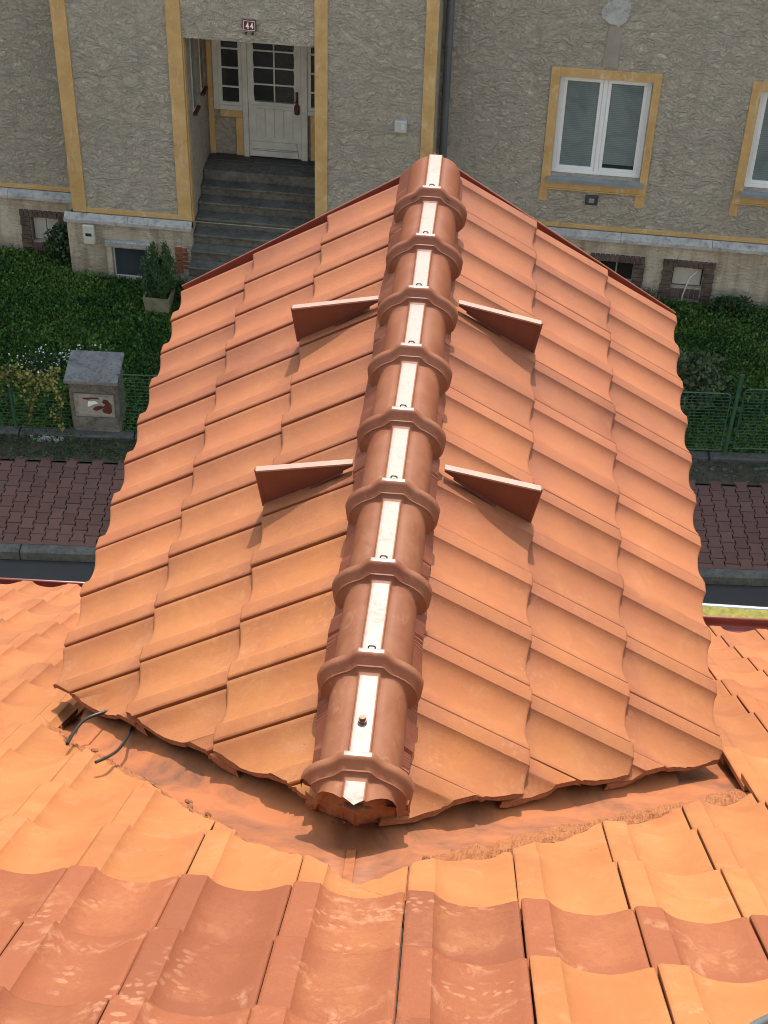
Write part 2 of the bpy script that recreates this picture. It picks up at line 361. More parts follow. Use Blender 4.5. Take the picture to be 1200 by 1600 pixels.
def link(name, me, parent=None, mw=None):
    o = bpy.data.objects.new(name, me); col.objects.link(o)
    if parent is not None: o.parent = parent
    if mw is not None: o.matrix_local = mw
    return o
def tag(o, label=None, cat=None, group=None, kind=None):
    if label: o['label'] = label
    if cat: o['category'] = cat
    if group: o['group'] = group
    if kind: o['kind'] = kind
    return o
def thing(name, label, cat, loc=(0, 0, 0), rz=0, group=None):
    o = bpy.data.objects.new(name, None); col.objects.link(o); o.location = loc; o.rotation_euler = (0, 0, rz); o.empty_display_size = .2
    return tag(o, label, cat, group)
def shared(name, me, parent, mw, **props):
    o = link(name, me, parent, mw)
    for k, v in props.items(): o[k] = v
    return o
def fast_mesh(name, V, F, mats, flat=True):          # numpy quads
    me = bpy.data.meshes.new(name); n = len(V); k = F.shape[1]
    me.vertices.add(n); me.vertices.foreach_set('co', np.asarray(V, np.float32).ravel())
    me.loops.add(F.size); me.loops.foreach_set('vertex_index', F.astype(np.int32).ravel())
    me.polygons.add(len(F)); me.polygons.foreach_set('loop_start', np.arange(0, F.size, k, dtype=np.int32))
    me.update(calc_edges=True); me.materials.append(mats)
    if flat: me.shade_flat()
    return me

# ------------------------------------------------------------------ frames
Z0 = -9.479                                 # street level
FO = Vector((-5.740, 17.354, Z0)); FROT = R(-2.3)
SROT = R(3.13)                              # street direction
def street(u, s):                           # facade coords -> street coords
    a = SROT-FROT; return (u*math.cos(a)+s*math.sin(a), -u*math.sin(a)+s*math.cos(a))
KERB_V, PAVE_V, FENCE_V = -6.17, -4.53, -3.98

# ------------------------------------------------------------------ ground
def plane_struct(name, x0, x1, y0, y1, z, m, rot=SROT):
    mb = MB(); mb.quad((x0, y0, z), (x1, y0, z), (x1, y1, z), (x0, y1, z)); o = mb.build(name, m)
    o.location = FO; o.rotation_euler = (0, 0, rot); return tag(o, kind='structure')
plane_struct('ground', -600, 600, -600, 600, -.16, M['soil'])
plane_struct('road', -60, 60, KERB_V-6.2, KERB_V, -.125, M['asphalt'])
tag(plane_struct('garden_soil', -14, 18, PAVE_V, 1.0, -.01, M['soil']), kind='structure')
pav = plane_struct('pavement', -30, 30, KERB_V, PAVE_V, -.03, M['joint'])
# interlocking pavers
def paver_pts(g=.0055):
    a, b, c = .0925-g, .0725-g, .1-g
    return [(-a,-c),(a,-c),(a,-.056),(b,-.040),(b,.040),(a,.056),(a,c),(-a,c),(-a,.056),(-b,.040),(-b,-.040),(-a,-.056)]
pm = MB(); pm.prism_z(paver_pts(), -.04, 0, ch=.007); paver_me = pm.mesh('paver', M['paver'])
rest = MB(); cols = int(24/.165)
for i in range(cols):
    t = -6+i*.165
    if i % 2: rest.box(t-.088, t+.088, KERB_V+.004, KERB_V+.094, -.03, -.001, bev=.006)
    vis = (-.75 < t < 1.95) or (8.05 < t < 9.95)
    for j in range(9):
        v = KERB_V+.1+j*.2+(.1 if i % 2 else 0)
        if v > PAVE_V-.02: continue
        z = rnd.uniform(-.004, .003)
        if vis: shared('paver', paver_me, pav, Matrix.Translation((t, v, z)) @ Matrix.Rotation(rnd.uniform(-.012, .012), 4, 'Z'))
        else: rest.prism_z([(p[0]+t, p[1]+v) for p in paver_pts()], -.03, z)
r_ = rest.build('paver', M['paver'], pav); r_['kind'] = 'stuff'
kb = plane_struct('kerb', -30, 30, KERB_V-.16, KERB_V-.002, -.124, M['joint'])
km = MB(); km.box(0, .99, -.15, 0, -.14, .0, bev=.012); kerb_me = km.mesh('kerbstone', M['kerb'])
for i in range(-6, 16): shared('kerbstone', kerb_me, kb, Matrix.Translation((i*1.0+.45, KERB_V-.002, .012)))
# gritty strip and concrete footing under the fence
fm = MB()
for i in range(-8, 12):
    fm.box(i*1.5, i*1.5+1.485, FENCE_V-.09, FENCE_V+.06, -.1, .055+rnd.uniform(-.012, .012), bev=.012)
for i in range(60):
    x = rnd.uniform(7.5, 11); y = rnd.uniform(PAVE_V+.02, FENCE_V-.1); a = rnd.uniform(.015, .05)
    fm.box(x, x+a*1.6, y, y+a, -.02, a*.5, bev=.006)
fo = fm.build('fence_footing', M['kerb']); fo.location = FO; fo.rotation_euler = (0, 0, SROT); tag(fo, kind='structure')

# ------------------------------------------------------------------ house across the street
house = thing('apartment_house', 'grey roughcast house with ochre trim, recessed front door and basement windows', 'house', FO, FROT)
def hp(name, mb, m, smooth=None, parent=house): return mb.build(name, m, parent, smooth)
def holed(mb, u0, u1, w0, w1, holes, y, depth, mi=0, reveal_mi=0):
    us = sorted({u0, u1, *[h[i] for h in holes for i in (0, 1)]}); ws = sorted({w0, w1, *[h[i] for h in holes for i in (2, 3)]})
    for a, b in zip(us, us[1:]):
        for c, d in zip(ws, ws[1:]):
            if any(h[0] <= a and b <= h[1] and h[2] <= c and d <= h[3] for h in holes): continue
            mb.quad((a, y, c), (b, y, c), (b, y, d), (a, y, d), mi)
    for (a, b, c, d) in holes:
        mb.quad((a, y, c), (a, y+depth, c), (a, y+depth, d), (a, y, d), reveal_mi); mb.quad((b, y, c), (b, y, d), (b, y+depth, d), (b, y+depth, c), reveal_mi)
        mb.quad((a, y, d), (a, y+depth, d), (b, y+depth, d), (b, y, d), reveal_mi); mb.quad((a, y, c), (b, y, c), (b, y+depth, c), (a, y+depth, c), reveal_mi)
EAVE = 12.2
S1, S2 = .53, .70                            # set-back of the left and right wings
DU0, DU1, DW = 1.865, 3.662, 3.82            # porch opening
# middle block
mb = MB()
holed(mb, .10, 5.30, 1.03, EAVE, [(DU0, DU1, 1.03, DW)], 0, .02)
mb.quad((.10, 0, 1.03), (.10, 0, EAVE), (.10, S1+.3, EAVE), (.10, S1+.3, 1.03)); mb.quad((5.30, 0, 1.03), (5.30, S2+.3, 1.03), (5.30, S2+.3, EAVE), (5.30, 0, EAVE))
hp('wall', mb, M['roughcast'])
mb = MB()   # porch: side walls, ceiling, back wall
mb.quad((DU0, .02, 0), (DU0, 1.32, 0), (DU0, 1.32, DW), (DU0, .02, DW)); mb.quad((DU1, .02, 0), (DU1, .02, DW), (DU1, 1.32, DW), (DU1, 1.32, 0))
mb.quad((DU0, .02, DW), (DU0, 1.32, DW), (DU1, 1.32, DW), (DU1, .02, DW)); mb.quad((DU0, 1.32, 0), (DU1, 1.32, 0), (DU1, 1.32, DW), (DU0, 1.32, DW))
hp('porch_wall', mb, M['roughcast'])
mb = MB(); H0 = (.66, 1.19, .04, .54)
holed(mb, 0, DU0, -.3, .93, [H0], -.05, .12)
mb.quad((0, -.05, -.3), (0, -.05, .93), (0, S1+.2, .93), (0, S1+.2, -.3)); mb.quad((DU0, -.05, -.3), (DU0, .03, -.3), (DU0, .03, .93), (DU0, -.05, .93))
hp('plinth', mb, M['plinth'])
mb = MB(); mb.box(DU1, 5.38, -.05, S2+.2, -.3, .93); hp('plinth', mb, M['plinth'])
# left wing, right wing
BWL = (-.735, -.30, .19, .61)
mb = MB(); mb.quad((-9, S1, 1.03), (.10, S1, 1.03), (.10, S1, EAVE), (-9, S1, EAVE)); hp('wall', mb, M['roughcast'])
mb = MB(); holed(mb, -9, .0, -.3, .93, [BWL], S1-.05, .12); hp('plinth', mb, M['plinth'])
W1, W2 = (6.945, 8.205, 1.875, 3.37), (9.66, 10.92, 1.875, 3.37)
BR1, BR2 = (7.80, 8.29, .24, .58), (8.865, 9.315, .23, .58)
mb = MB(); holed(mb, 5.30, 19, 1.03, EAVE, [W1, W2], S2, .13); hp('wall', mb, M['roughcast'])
mb = MB(); holed(mb, 5.38, 19, -.3, .93, [BR1, BR2], S2-.05, .12); hp('plinth', mb, M['plinth'])
# solid body behind and roof
mb = MB(); mb.box(-9, 19, 1.6, 9.5, -.2, EAVE); mb.box(-9, 1.8, S1+.15, 1.6, -.2, EAVE-.01); mb.box(3.75, 6.6, S2+.16, 1.6, -.2, EAVE-.01); mb.box(6.6, 19, S2+.16, 1.6, -.2, EAVE-.01); mb.box(1.8, 3.75, .2, 1.6, DW+.1, EAVE-.02)
hp('body', mb, M['black'])
mb = MB(); mb.prism([(-.6, EAVE), (10.1, EAVE), (4.75, EAVE+3.4)], 0, 1)
rv = MB()
for (y, z) in ((-.5, EAVE), (4.75, EAVE+3.2), (10, EAVE)): rv.v += [(-9.4, y, z), (19.4, y, z)]
rv.f = [(0, 1, 3, 2), (2, 3, 5, 4), (0, 2, 4), (1, 5, 3), (0, 4, 5, 1)]; rv.mi = [0]*5
hp('roof', rv, M['dark_red'])
# copings and ochre lines above them
def coping(u0, u1, y, n, parts):
    L = (u1-u0)/n
    for i in range(n):
        c = MB(); a = u0+i*L; b = a+L-.006
        c.add([(a, y-.07, .925), (b, y-.07, .925), (b, y+.02, .925), (a, y+.02, .925), (a, y-.07, .975), (b, y-.07, .975), (b, y+.02, 1.045), (a, y+.02, 1.045)],
              [(0, 3, 2, 1), (4, 5, 6, 7), (0, 1, 5, 4), (1, 2, 6, 5), (2, 3, 7, 6), (3, 0, 4, 7)])
        hp('coping_slab', c, M['coping'])
coping(-.02, 1.87, -.05, 2, 1); coping(3.66, 5.40, -.05, 2, 1); coping(-3, -.03, S1-.05, 3, 1); coping(5.42, 12.0, S2-.05, 5, 1)
def strip(name, u0, u1, w0, w1, y, d=.022, m='ochre'):
    s_ = MB(); s_.box(u0, u1, y-d, y+.05, w0, w1, bev=.004); return hp(name, s_, M[m])
strip('trim_strip', .10, .31, 1.05, 8, 0); strip('trim_strip', 1.665, DU0, 1.05, 8, 0); strip('trim_strip', DU1, 3.84, 1.05, 8, 0); strip('trim_strip', 5.13, 5.30, 1.05, 8, 0, .024)
strip('trim_line', .31, 1.665, 1.047, 1.125, 0, .018); strip('trim_line', 3.84, 5.13, 1.047, 1.125, 0, .018)
strip('trim_line', -9, .09, 1.047, 1.12, S1, .018); strip('trim_line', 5.32, 16, 1.047, 1.12, S2, .018)
strip('trim_strip', DU0-.16, DU0+.012, .0, .92, -.04, .03, 'plinth')
jb = MB(); jb.box(DU0-.002, DU0+.016, .01, .12, 1.0, DW, bev=.003); hp('trim_strip', jb, M['ochre'])
# steps and landing
sp = MB(); sp.box(DU0+.01, DU1-.01, .80, 1.31, .9, 1.45, bev=.012); hp('landing', sp, M['step'])
th_ = MB(); th_.box(DU0+.05, DU1-.05, 1.10, 1.30, 1.452, 1.475, bev=.004); hp('doormat', th_, M['iron'])
for i in range(9):
    z = 1.30-.15*i; y = .59-.21*i; s_ = MB()
    s_.box(DU0+.01, DU1-.01, y+.02, y+.30, max(-.1, z-.3), z-.036)
    s_.box(DU0+.01, DU1-.01, y-.012, y+.222, z-.034, z, bev=.010); hp('step', s_, M['step'])
# door and side lights (plane y = 1.30)
Y = 1.30
f = MB()
for a, b in ((1.98, 2.06), (2.405, 2.485), (3.265, 3.36)): f.box(a, b, Y-.05, Y+.01, 1.47 if a > 2.3 else 2.2, DW-.02, bev=.006)
f.box(2.06, 2.405, Y-.045, Y+.01, 2.20, 2.275, bev=.006); f.box(3.36, DU1, Y-.045, Y+.01, 2.20, 2.275, bev=.006)
hp('door_frame', f, M['door_white'])
d = MB(); gl = [(2.585, 2.865), (2.885, 3.155)]; gz = [2.375, 2.63, 2.885, 3.14, 3.40]
d.box(2.488, 3.262, Y-.03, Y+.005, 1.485, 2.36, bev=.004)
# stiles with a scalloped inner edge
for sgn, e0, e1 in ((1, 2.488, 2.575), (-1, 3.262, 3.165)):
    pts = [(e0, 2.36)]
    for k in range(37):
        w = 2.36+k*(1.14/36); pts.append((e1+sgn*.016*abs(math.sin((w-2.375)/.255*math.pi))**.6*-1+sgn*.012, w))
    pts.append((e0, 3.5)); d.prism(pts if sgn > 0 else pts[::-1], Y-.032, Y+.003)
d.box(2.575, 3.165, Y-.032, Y+.003, 3.40, 3.5); 
for w in gz[1:-1]: d.box(2.56, 3.18, Y-.026, Y, w-.011, w+.011)
d.box(2.865, 2.885, Y-.0265, Y, 2.36, 3.40)
d.box(2.55, 3.20, Y-.042, Y-.031, 2.285, 2.31, bev=.004)
for i in range(4): d.box(2.60+i*.138, 2.60+i*.138+.130, Y-.040, Y-.031, 1.80, 2.26, bev=.005)
d.box(2.54, 3.20, Y-.046, Y-.031, 1.62, 1.74, bev=.006); d.box(2.53, 3.22, Y-.056, Y-.031, 1.50, 1.59, bev=.006); d.box(2.53, 3.22, Y-.050, Y-.031, 1.60, 1.615, bev=.003)
door = hp('door', d, M['door_white']); door['label'] = 'white front door with wavy glazing bars'
for i in range(4):
    for a, b in gl:
        g = MB(); g.box(a-.03, b+.03, Y-.012, Y-.004, gz[i], gz[i+1]); hp('pane', g, M['pebble'] if (a > 2.7) else M['glass'], parent=door)
h_ = MB(); h_.box(3.185, 3.225, Y-.06, Y-.031, 2.30, 2.56, bev=.012); h_.tube([(3.20, Y-.055, 2.42), (3.20, Y-.10, 2.42), (3.11, Y-.105, 2.42)], .011, 6); h_.box(3.165, 3.245, Y-.058, Y-.030, 2.20, 2.36, bev=.02)
hp('handle', h_, M['rust'], parent=door)
for (a, b) in ((2.06, 2.405), (3.36, DU1)):
    s_ = MB(); s_.box(a, a+.05, Y-.03, Y+.005, 2.275, 3.6); 
    if b < 3: s_.box(b-.05, b, Y-.03, Y+.005, 2.275, 3.6)
    s_.box(a, b, Y-.0295, Y+.004, 2.275, 2.325)
    for w in (2.56, 2.85, 3.14): s_.box(a+.05, b-(.05 if b < 3 else 0), Y-.028, Y, w-.012, w+.012)
    sl = hp('side_light', s_, M['door_white'])
    for w0, w1 in ((2.325, 2.56), (2.56, 2.85), (2.85, 3.14), (3.14, 3.5)):
        g = MB(); g.box(a+.05, b-.005, Y-.012, Y-.004, w0, w1); hp('pane', g, M['glass'] if b < 3 else M['pebble'], parent=sl)
for q_ in ((2.06, 2.40, 2.08, 2.195), (2.29, 2.40, 1.46, 2.078), (1.89, 1.975, 1.46, DW-.02), (3.40, 3.47, 1.46, 2.19)):
    o_ = MB(); o_.box(q_[0], q_[1], Y-.02, Y+.01, q_[2], q_[3], bev=.004); hp('trim_panel', o_, M['ochre'])
# narrow windows in the left porch wall
for s0, s1_, w0 in ((.42, .62, 2.55), (.95, 1.13, 2.60)):
    g = MB(); g.box(DU0-.02, DU0+.012, s0, s1_, w0, DW-.15); gg = hp('porch_window', g, M['door_white'])
    g = MB(); g.box(DU0, DU0+.018, s0+.035, s1_-.035, w0+.04, DW-.2); hp('pane', g, M['glass'], parent=gg)
    g = MB(); g.box(DU0, DU0+.06, s0-.03, s1_+.03, w0-.05, w0-.008, bev=.006); hp('sill', g, M['rust'], parent=gg)
# big windows
def big_window(W, y):
    a, b, c, d_ = W; yy = y+.085
    f = MB(); t = .055
    f.box(a, b, yy, yy+.06, c, c+t, bev=.005); f.box(a, b, yy, yy+.06, d_-t, d_, bev=.005); f.box(a, a+t, yy+.001, yy+.06, c+t, d_-t, bev=.005); f.box(b-t, b, yy+.001, yy+.06, c+t, d_-t, bev=.005)
    mid = (a+b)/2; f.box(mid-.03, mid+.03, yy-.004, yy+.055, c+.02, d_-.02, bev=.005)
    w = hp('window', f, M['white'])
    for (p, q, ins) in ((a+t, mid-.03, .0), (mid+.03, b-t, .0)):
        s_ = MB(); k = .052; y2 = yy+.008
        s_.box(p, q, y2, y2+.05, c+t, c+t+k, bev=.006); s_.box(p, q, y2, y2+.05, d_-t-k, d_-t, bev=.006); s_.box(p, p+k, y2+.001, y2+.05, c+t+k, d_-t-k, bev=.006); s_.box(q-k, q, y2+.001, y2+.05, c+t+k, d_-t-k, bev=.006)
        hp('sash', s_, M['white'], parent=w)
        g = MB(); g.box(p+k, q-k, y2+.02, y2+.026, c+t+k+ (.0 if p < mid-.1 else .06), d_-t-k); hp('blind', g, M['blind'], parent=w)
        if p > mid:
            g = MB(); g.box(p+k, q-k, y2+.024, y2+.030, c+t+k, c+t+k+.06); hp('pane', g, M['glass'], parent=w)
    g = MB(); g.add([(a-.05, y-.09, c-.045), (b+.05, y-.09, c-.045), (b+.05, yy+.02, c-.03), (a-.05, yy+.02, c-.03), (a-.05, y-.09, c-.02), (b+.05, y-.09, c-.02), (b+.05, yy+.02, c+.002), (a-.05, yy+.02, c+.002)],
          [(0, 3, 2, 1), (4, 5, 6, 7), (0, 1, 5, 4), (1, 2, 6, 5), (2, 3, 7, 6), (3, 0, 4, 7)])
    g.box(a-.05, b+.05, y-.094, y-.088, c-.075, c-.02); hp('sill', g, M['zinc'], parent=w)
    m_ = .13
    for args in ((a-m_, a, 1.675, d_+m_), (b, b+m_-.02, 1.675, d_+m_)): strip('window_trim', *args, y)
    strip('window_trim', a, b, d_, d_+m_, y, .021); strip('window_trim', a, b, 1.675, c-.08, y, .021)
    strip('trim_foot', a-m_-.01, a-.02, 1.45, 1.672, y, .008); strip('trim_foot', b-.03, b+m_-.02, 1.45, 1.672, y, .008)
    strip('trim_line', a-m_-.02, b+m_, 1.655, 1.674, y, .034)
big_window(W1, S2); big_window(W2, S2)
# basement windows with dark brick surrounds
def brick_window(h, y, board, name='basement_window'):
    a, b, c, d_ = h; f = MB(); rr = random.Random(int(a*100))
    x0, x1 = a-.155, b+.155
    n = int((d_-(c-.20))/.075)+1
    for k in range(n):
        w = d_-.075*(k+1)
        for (p, q) in ((x0, a), (b, x1)):
            jit = rr.uniform(-.012, .012); l = p-jit if p == x0 else p; r = q if p == x0 else q+jit
            f.box(l, r-.004, y-.035-rr.uniform(0, .012), y+.03, w+.006, w+.069, bev=.005)
    k = x0
    while k < x1-.02:
        f.box(k, min(k+.066, x1), y-.035-rr.uniform(0, .012), y+.03, d_+.006, d_+.112, bev=.005); k += .073
    k = a
    while k < b-.02:
        f.box(k, min(k+.066, b), y-.02-rr.uniform(0, .012), y+.06, c-.17, c-.008, bev=.005); k += .073
    w = hp(name, f, M['brick'])
    m = MB(); m.box(x0+.01, x1-.01, y-.018, y-.008, d_, d_+.11); m.box(x0+.01, a, y-.018, y-.008, c-.18, d_); m.box(b, x1-.01, y-.018, y-.008, c-.18, d_); m.box(a, b, y-.012, y-.006, c-.17, c); hp('mortar_bed', m, M['mortar'], parent=w)
    if board == 'split':
        for p, q in ((a+.02, (a+b)/2-.006), ((a+b)/2+.006, b-.02)):
            g = MB(); g.box(p, q, y+.06, y+.09, c+.01, d_-.02, bev=.004); hp('board', g, M['board'], parent=w)
    elif board == 'full':
        g = MB(); g.box(a+.02, b-.02, y+.06, y+.09, c+.02, d_-.01, bev=.004); hp('board', g, M['board'], parent=w)
        g = MB(); g.tube([(b-.06, y+.05, d_-.05), ((a+b)/2+.03, y-.02, (c+d_)/2), ((a+b)/2-.03, y-.06, c-.10), ((a+b)/2-.03, y-.06, c-.2)], .011, 6); hp('cable', g, M['cream'], parent=w)
    else:
        g = MB(); g.box((a+b)/2-.01, (a+b)/2+.01, y+.03, y+.05, c, d_); hp('bar', g, M['zinc'], parent=w)
    g = MB(); g.box(a+.001, b-.001, y+.10, y+.118, c, d_); hp('dark_opening', g, M['black'], parent=w)
brick_window(BWL, S1-.05, 'split'); brick_window(BR1, S2-.05, None); brick_window(BR2, S2-.05, 'full')
# hooded basement window on the middle block
f = MB(); f.box(.56, 1.31, -.13, -.052, .565, .66, bev=.012); w_ = hp('basement_window', f, M['coping'])
g = MB(); g.box(.57, .655, -.10, -.03, -.1, .56, bev=.01); g.box(1.20, 1.29, -.10, -.03, -.1, .56, bev=.01); g.box(.656, 1.199, -.10, -.03, -.1, .035, bev=.01); hp('surround', g, M['plinth'], parent=w_)
g = MB(); t = .022
for bb in ((.66, 1.195, .04, .04+t), (.66, 1.195, .54-t, .54), (.66, .66+t, .04+t, .54-t), (1.195-t, 1.195, .04+t, .54-t)): g.box(bb[0], bb[1], -.06, -.03, bb[2], bb[3], bev=.003)
hp('frame', g, M['cream'], parent=w_)
g = MB(); g.box(.68, 1.175, -.045, -.035, .06, .52); hp('pane', g, mat_glass('bluish_basement_glass', (.045, .055, .065), .15), parent=w_)
# spalled corner showing orange bricks
rr = random.Random(3); f = MB()
for k in range(6):
    for c in range(2):
        f.box(1.58+c*.10+rr.uniform(0, .03), 1.67+c*.09+rr.uniform(0, .04), -.066-rr.uniform(0, .012), -.04, .18+k*.075, .243+k*.075, bev=.006)
hp('exposed_brick', f, M['brick_orange'])
# downpipe, vent, patch
f = MB(); f.tube([(5.40, S2-.10, 0), (5.40, S2-.10, EAVE-.1)], .055, 14)
dp = hp('downpipe', f, M['pipe'], 40)
for w in (.6, 2.0, 3.7, 5.5, 7.5):
    f = MB(); f.tube([(5.40, S2-.10, w-.02), (5.40, S2-.10, w+.02)], .061, 14); hp('bracket', f, M['pipe'], 40, parent=dp)
f = MB(); f.box(7.475, 7.655, S2-.03, S2+.02, 1.45, 1.60, bev=.006); vt = hp('air_vent', f, M['iron'])
f = MB(); f.box(7.525, 7.605, S2-.045, S2-.031, 1.49, 1.56, bev=.006); hp('louvre', f, M['zinc'], parent=vt)
f = MB(); pts = []
for k in range(18):
    an = 2*math.pi*k/18; rr_ = (.19+rnd.uniform(-.03, .03)); pts.append((7.61+rr_*math.cos(an), 4.32+rr_*1.05*math.sin(an)))
f.prism(pts, S2-.02, S2+.01); hp('mortar_patch', f, M['mortar'])
f = MB(); f.prism([(7.50+rnd.uniform(-.01, .01), 3.53), (7.69, 3.53), (7.70, 4.12), (7.52, 4.13)], S2-.010, S2+.01); hp('repair_strip', f, simple('filled_chase', (.29, .255, .215), .95, .15, 5, .5, 30))

# things fixed to that house
def on_house(u, s, w): 
    c, s_ = math.cos(FROT), math.sin(FROT); return (FO.x+u*c-s*s_, FO.y+u*s_+s*c, FO.z+w)
sg = thing('number_sign', 'small dark red house number plate 44 above the porch', 'sign', on_house(2.795, -.025, 4.07), FROT)
f = MB(); f.box(-.09, .09, -.008, .012, -.075, .075, bev=.003); f.build('plate', M['sign_red'], sg)
f = MB()
for a, b, c, d_ in ((-.078, .078, .060, .066), (-.078, .078, -.066, -.060), (-.078, -.072, -.06, .06), (.072, .078, -.06, .06)): f.box(a, b, -.0105, -.006, c, d_)
f.build('border', M['sign_white'], sg)
for x0 in (-.052, .006):
    f = MB(); f.prism([(x0, -.022), (x0+.030, .042), (x0+.041, .042), (x0+.041, -.008), (x0+.049, -.008), (x0+.049, -.021), (x0+.041, -.021), (x0+.041, -.044), (x0+.028, -.044), (x0+.028, -.021), (x0, -.021+.0005)][:11], -.011, -.006)
    f.build('numeral', M['sign_white'], sg)
for x0 in (-.05, .04):
    f = MB(); f.tube([(x0, .02, -.115), (x0, -.012, -.115)], .016, 8); f.build('bolt', M['rust'], sg)
mbx = thing('meter_box', 'cream meter box with small window on the plinth left of the porch', 'meter box', on_house(.34, -.06, .75), FROT)
f = MB(); f.box(-.085, .085, -.09, .0, -.155, .155, bev=.012); f.build('casing', M['cream'], mbx)
f = MB(); f.box(-.045, .045, -.098, -.091, -.02, .03, bev=.003); f.build('meter_window', M['glass'], mbx)
f = MB(); f.box(-.075, .075, -.096, -.0905, -.145, -.045, bev=.004); f.build('lower_cover', M['cream'], mbx)
jb_ = thing('junction_box', 'pale grey junction box on bare roughcast right of the porch', 'junction box', on_house(4.85, 0, 2.80), FROT)
f = MB(); f.box(-.087, .087, -.07, .01, -.087, .087, bev=.014); f.build('casing', simple('grey_plastic', (.42, .42, .42), .5, .08), jb_)
f = MB(); f.box(.01, .06, -.078, -.071, -.03, .05, bev=.004); f.build('hatch', M['cream'], jb_)

# ------------------------------------------------------------------ roof tile
TW, TE = .2727, .4162
PROF = [(0.0, .0225), (.004, .0262), (.010, .027), (.060, .027), (.0650, .0264), (.0685, .0226), (.076, .0160), (.089, .0086), (.106, .0026), (.130, -.0014), (.154, -.0034), (.178, -.0034), (.200, .0004), (.220, .0060), (.236, .0112), (.247, .0162), (.253, .0184), (.2625, .0190), (.2655, .0165)]
TILT, THK = .027, .018
def prof_h(u):
    u = u % TW
    for (a, ha), (b, hb) in zip(PROF, PROF[1:]):
        if a <= u <= b: return ha+(hb-ha)*(u-a)/(b-a)
    return .005
def tile_mesh(name, e, wide=0.0):
    P_ = [(u+(wide if u > .24 else 0), h) for u, h in PROF]; L = e+.075; rows = [(.0, -.0075), (-.0025, -.003), (-.007, -.0006), (-.014, 0), (-.15, 0), (-.30, 0), (-L, 0)]
    mb = MB(); n = len(P_)
    for y, dz in rows:
        for u, h in P_: mb.v.append((u, y, h+TILT*(1+y/e)+dz))
    m = len(rows)
    for y, dz in ((0, -.002), (-.006, 0), (-L, 0)):
        for u, h in P_: mb.v.append((min(max(u, .001), .264+wide), y-(.001 if dz < 0 else 0), h-THK+TILT*(1+y/e)+(.002 if dz < 0 else 0)-(.02 if u < .003 else 0)*0))
    def q(a, b, mi=0):
        for i in range(n-1): mb.f.append((a*n+i, a*n+i+1, b*n+i+1, b*n+i)); mb.mi.append(mi)
    for r in range(m-1): q(r, r+1)
    q(m, 0); q(m+1, m); q(m+2, m+1); q(m-1, m+2)
    for i in (0, n-1):
        ring = [r*n+i for r in range(m)]+[(m+2)*n+i, (m+1)*n+i, m*n+i]
        mb.f.append(tuple(ring if i else ring[::-1])); mb.mi.append(0)
    return mb.mesh(name, [M['tile'], M['raw']], 38)
tile_me = tile_mesh('tile', TE)
TOP = .027+TILT

def cut_tile(me, mw, planes, name, jit=1.0):
    """saw a tile: planes = list of (point, normal); what lies on the normal side of ALL planes is removed"""
    out = bmesh.new(); src = bmesh.new(); src.from_mesh(me); src.transform(mw)
    pieces = []
    cur = src
    for (p, nrm) in planes:
        keep = cur.copy()
        r = bmesh.ops.bisect_plane(keep, geom=keep.verts[:]+keep.edges[:]+keep.faces[:], dist=1e-6, plane_co=p, plane_no=nrm, clear_outer=True, clear_inner=False)
        edges = [e for e in r['geom_cut'] if isinstance(e, bmesh.types.BMEdge)]
        if edges:
            rf = bmesh.ops.holes_fill(keep, edges=edges, sides=0)
            for f_ in rf['faces']: f_.material_index = 1; f_.smooth = False
            cutv = {v for e in edges for v in e.verts}
            for v in cutv: v.co += Vector((nrm[0], nrm[1], 0))*rnd.uniform(-.004, .003)*jit+Vector((0, 0, rnd.uniform(-.002, .001)*jit))
        if keep.faces: pieces.append(keep)
        nxt = cur.copy(); bmesh.ops.bisect_plane(nxt, geom=nxt.verts[:]+nxt.edges[:]+nxt.faces[:], dist=1e-6, plane_co=p, plane_no=nrm, clear_outer=False, clear_inner=True)
        cur = nxt
    if not any(len(k.verts) for k in pieces): return None
    inv = mw.inverted(); res = bpy.data.meshes.new(name); tmp = bmesh.new()
    for k in pieces:
        k.transform(inv); t_ = bpy.data.meshes.new('t'); k.to_mesh(t_); tmp.from_mesh(t_); bpy.data.meshes.remove(t_)
    if not len(tmp.faces): return None
    area = sum(f_.calc_area() for f_ in tmp.faces)
    if area < .004: return None
    tmp.to_mesh(res)
    for m_ in me.materials: res.materials.append(m_)
    res.set_sharp_from_angle(angle=R(38)); return res
def side_of(me, mw, p, nrm):
    ds = [((mw @ v.co)-p).dot(nrm) for v in me.vertices]; return min(ds), max(ds)

# ------------------------------------------------------------------ main roof
BETA, PSI = .636522, .010788; ME = .404
MO = Vector((-.65007, -.55327, .15471))
mex = Vector((math.cos(PSI), math.sin(PSI), 0)); mdn = Vector((-math.sin(PSI)*math.cos(BETA), math.cos(PSI)*math.cos(BETA), -math.sin(BETA))); mno = mex.cross(mdn)
def main_pt(a, d, off=0.0): return MO+mex*a+mdn*d+mno*off
def frame(o, x, y, z): return Matrix(((x.x, y.x, z.x, o.x), (x.y, y.y, z.y, o.y), (x.z, y.z, z.z, o.z), (0, 0, 0, 1)))
plane_struct('bounce_pavement', -30, 36, KERB_V-9.6, KERB_V-6.2, .0, M['mortar'])  # unseen pale pavement added to bounce sunlight across the street
own = thing('tiled_house', 'near house whose red clay tiled roof falls away below the dormer', 'house', (0, 3.6, Z0))
own_inv = Matrix.Translation((0, -3.6, -Z0))
main_me = tile_mesh('main_tile', ME, .0034)
ROWS = 14
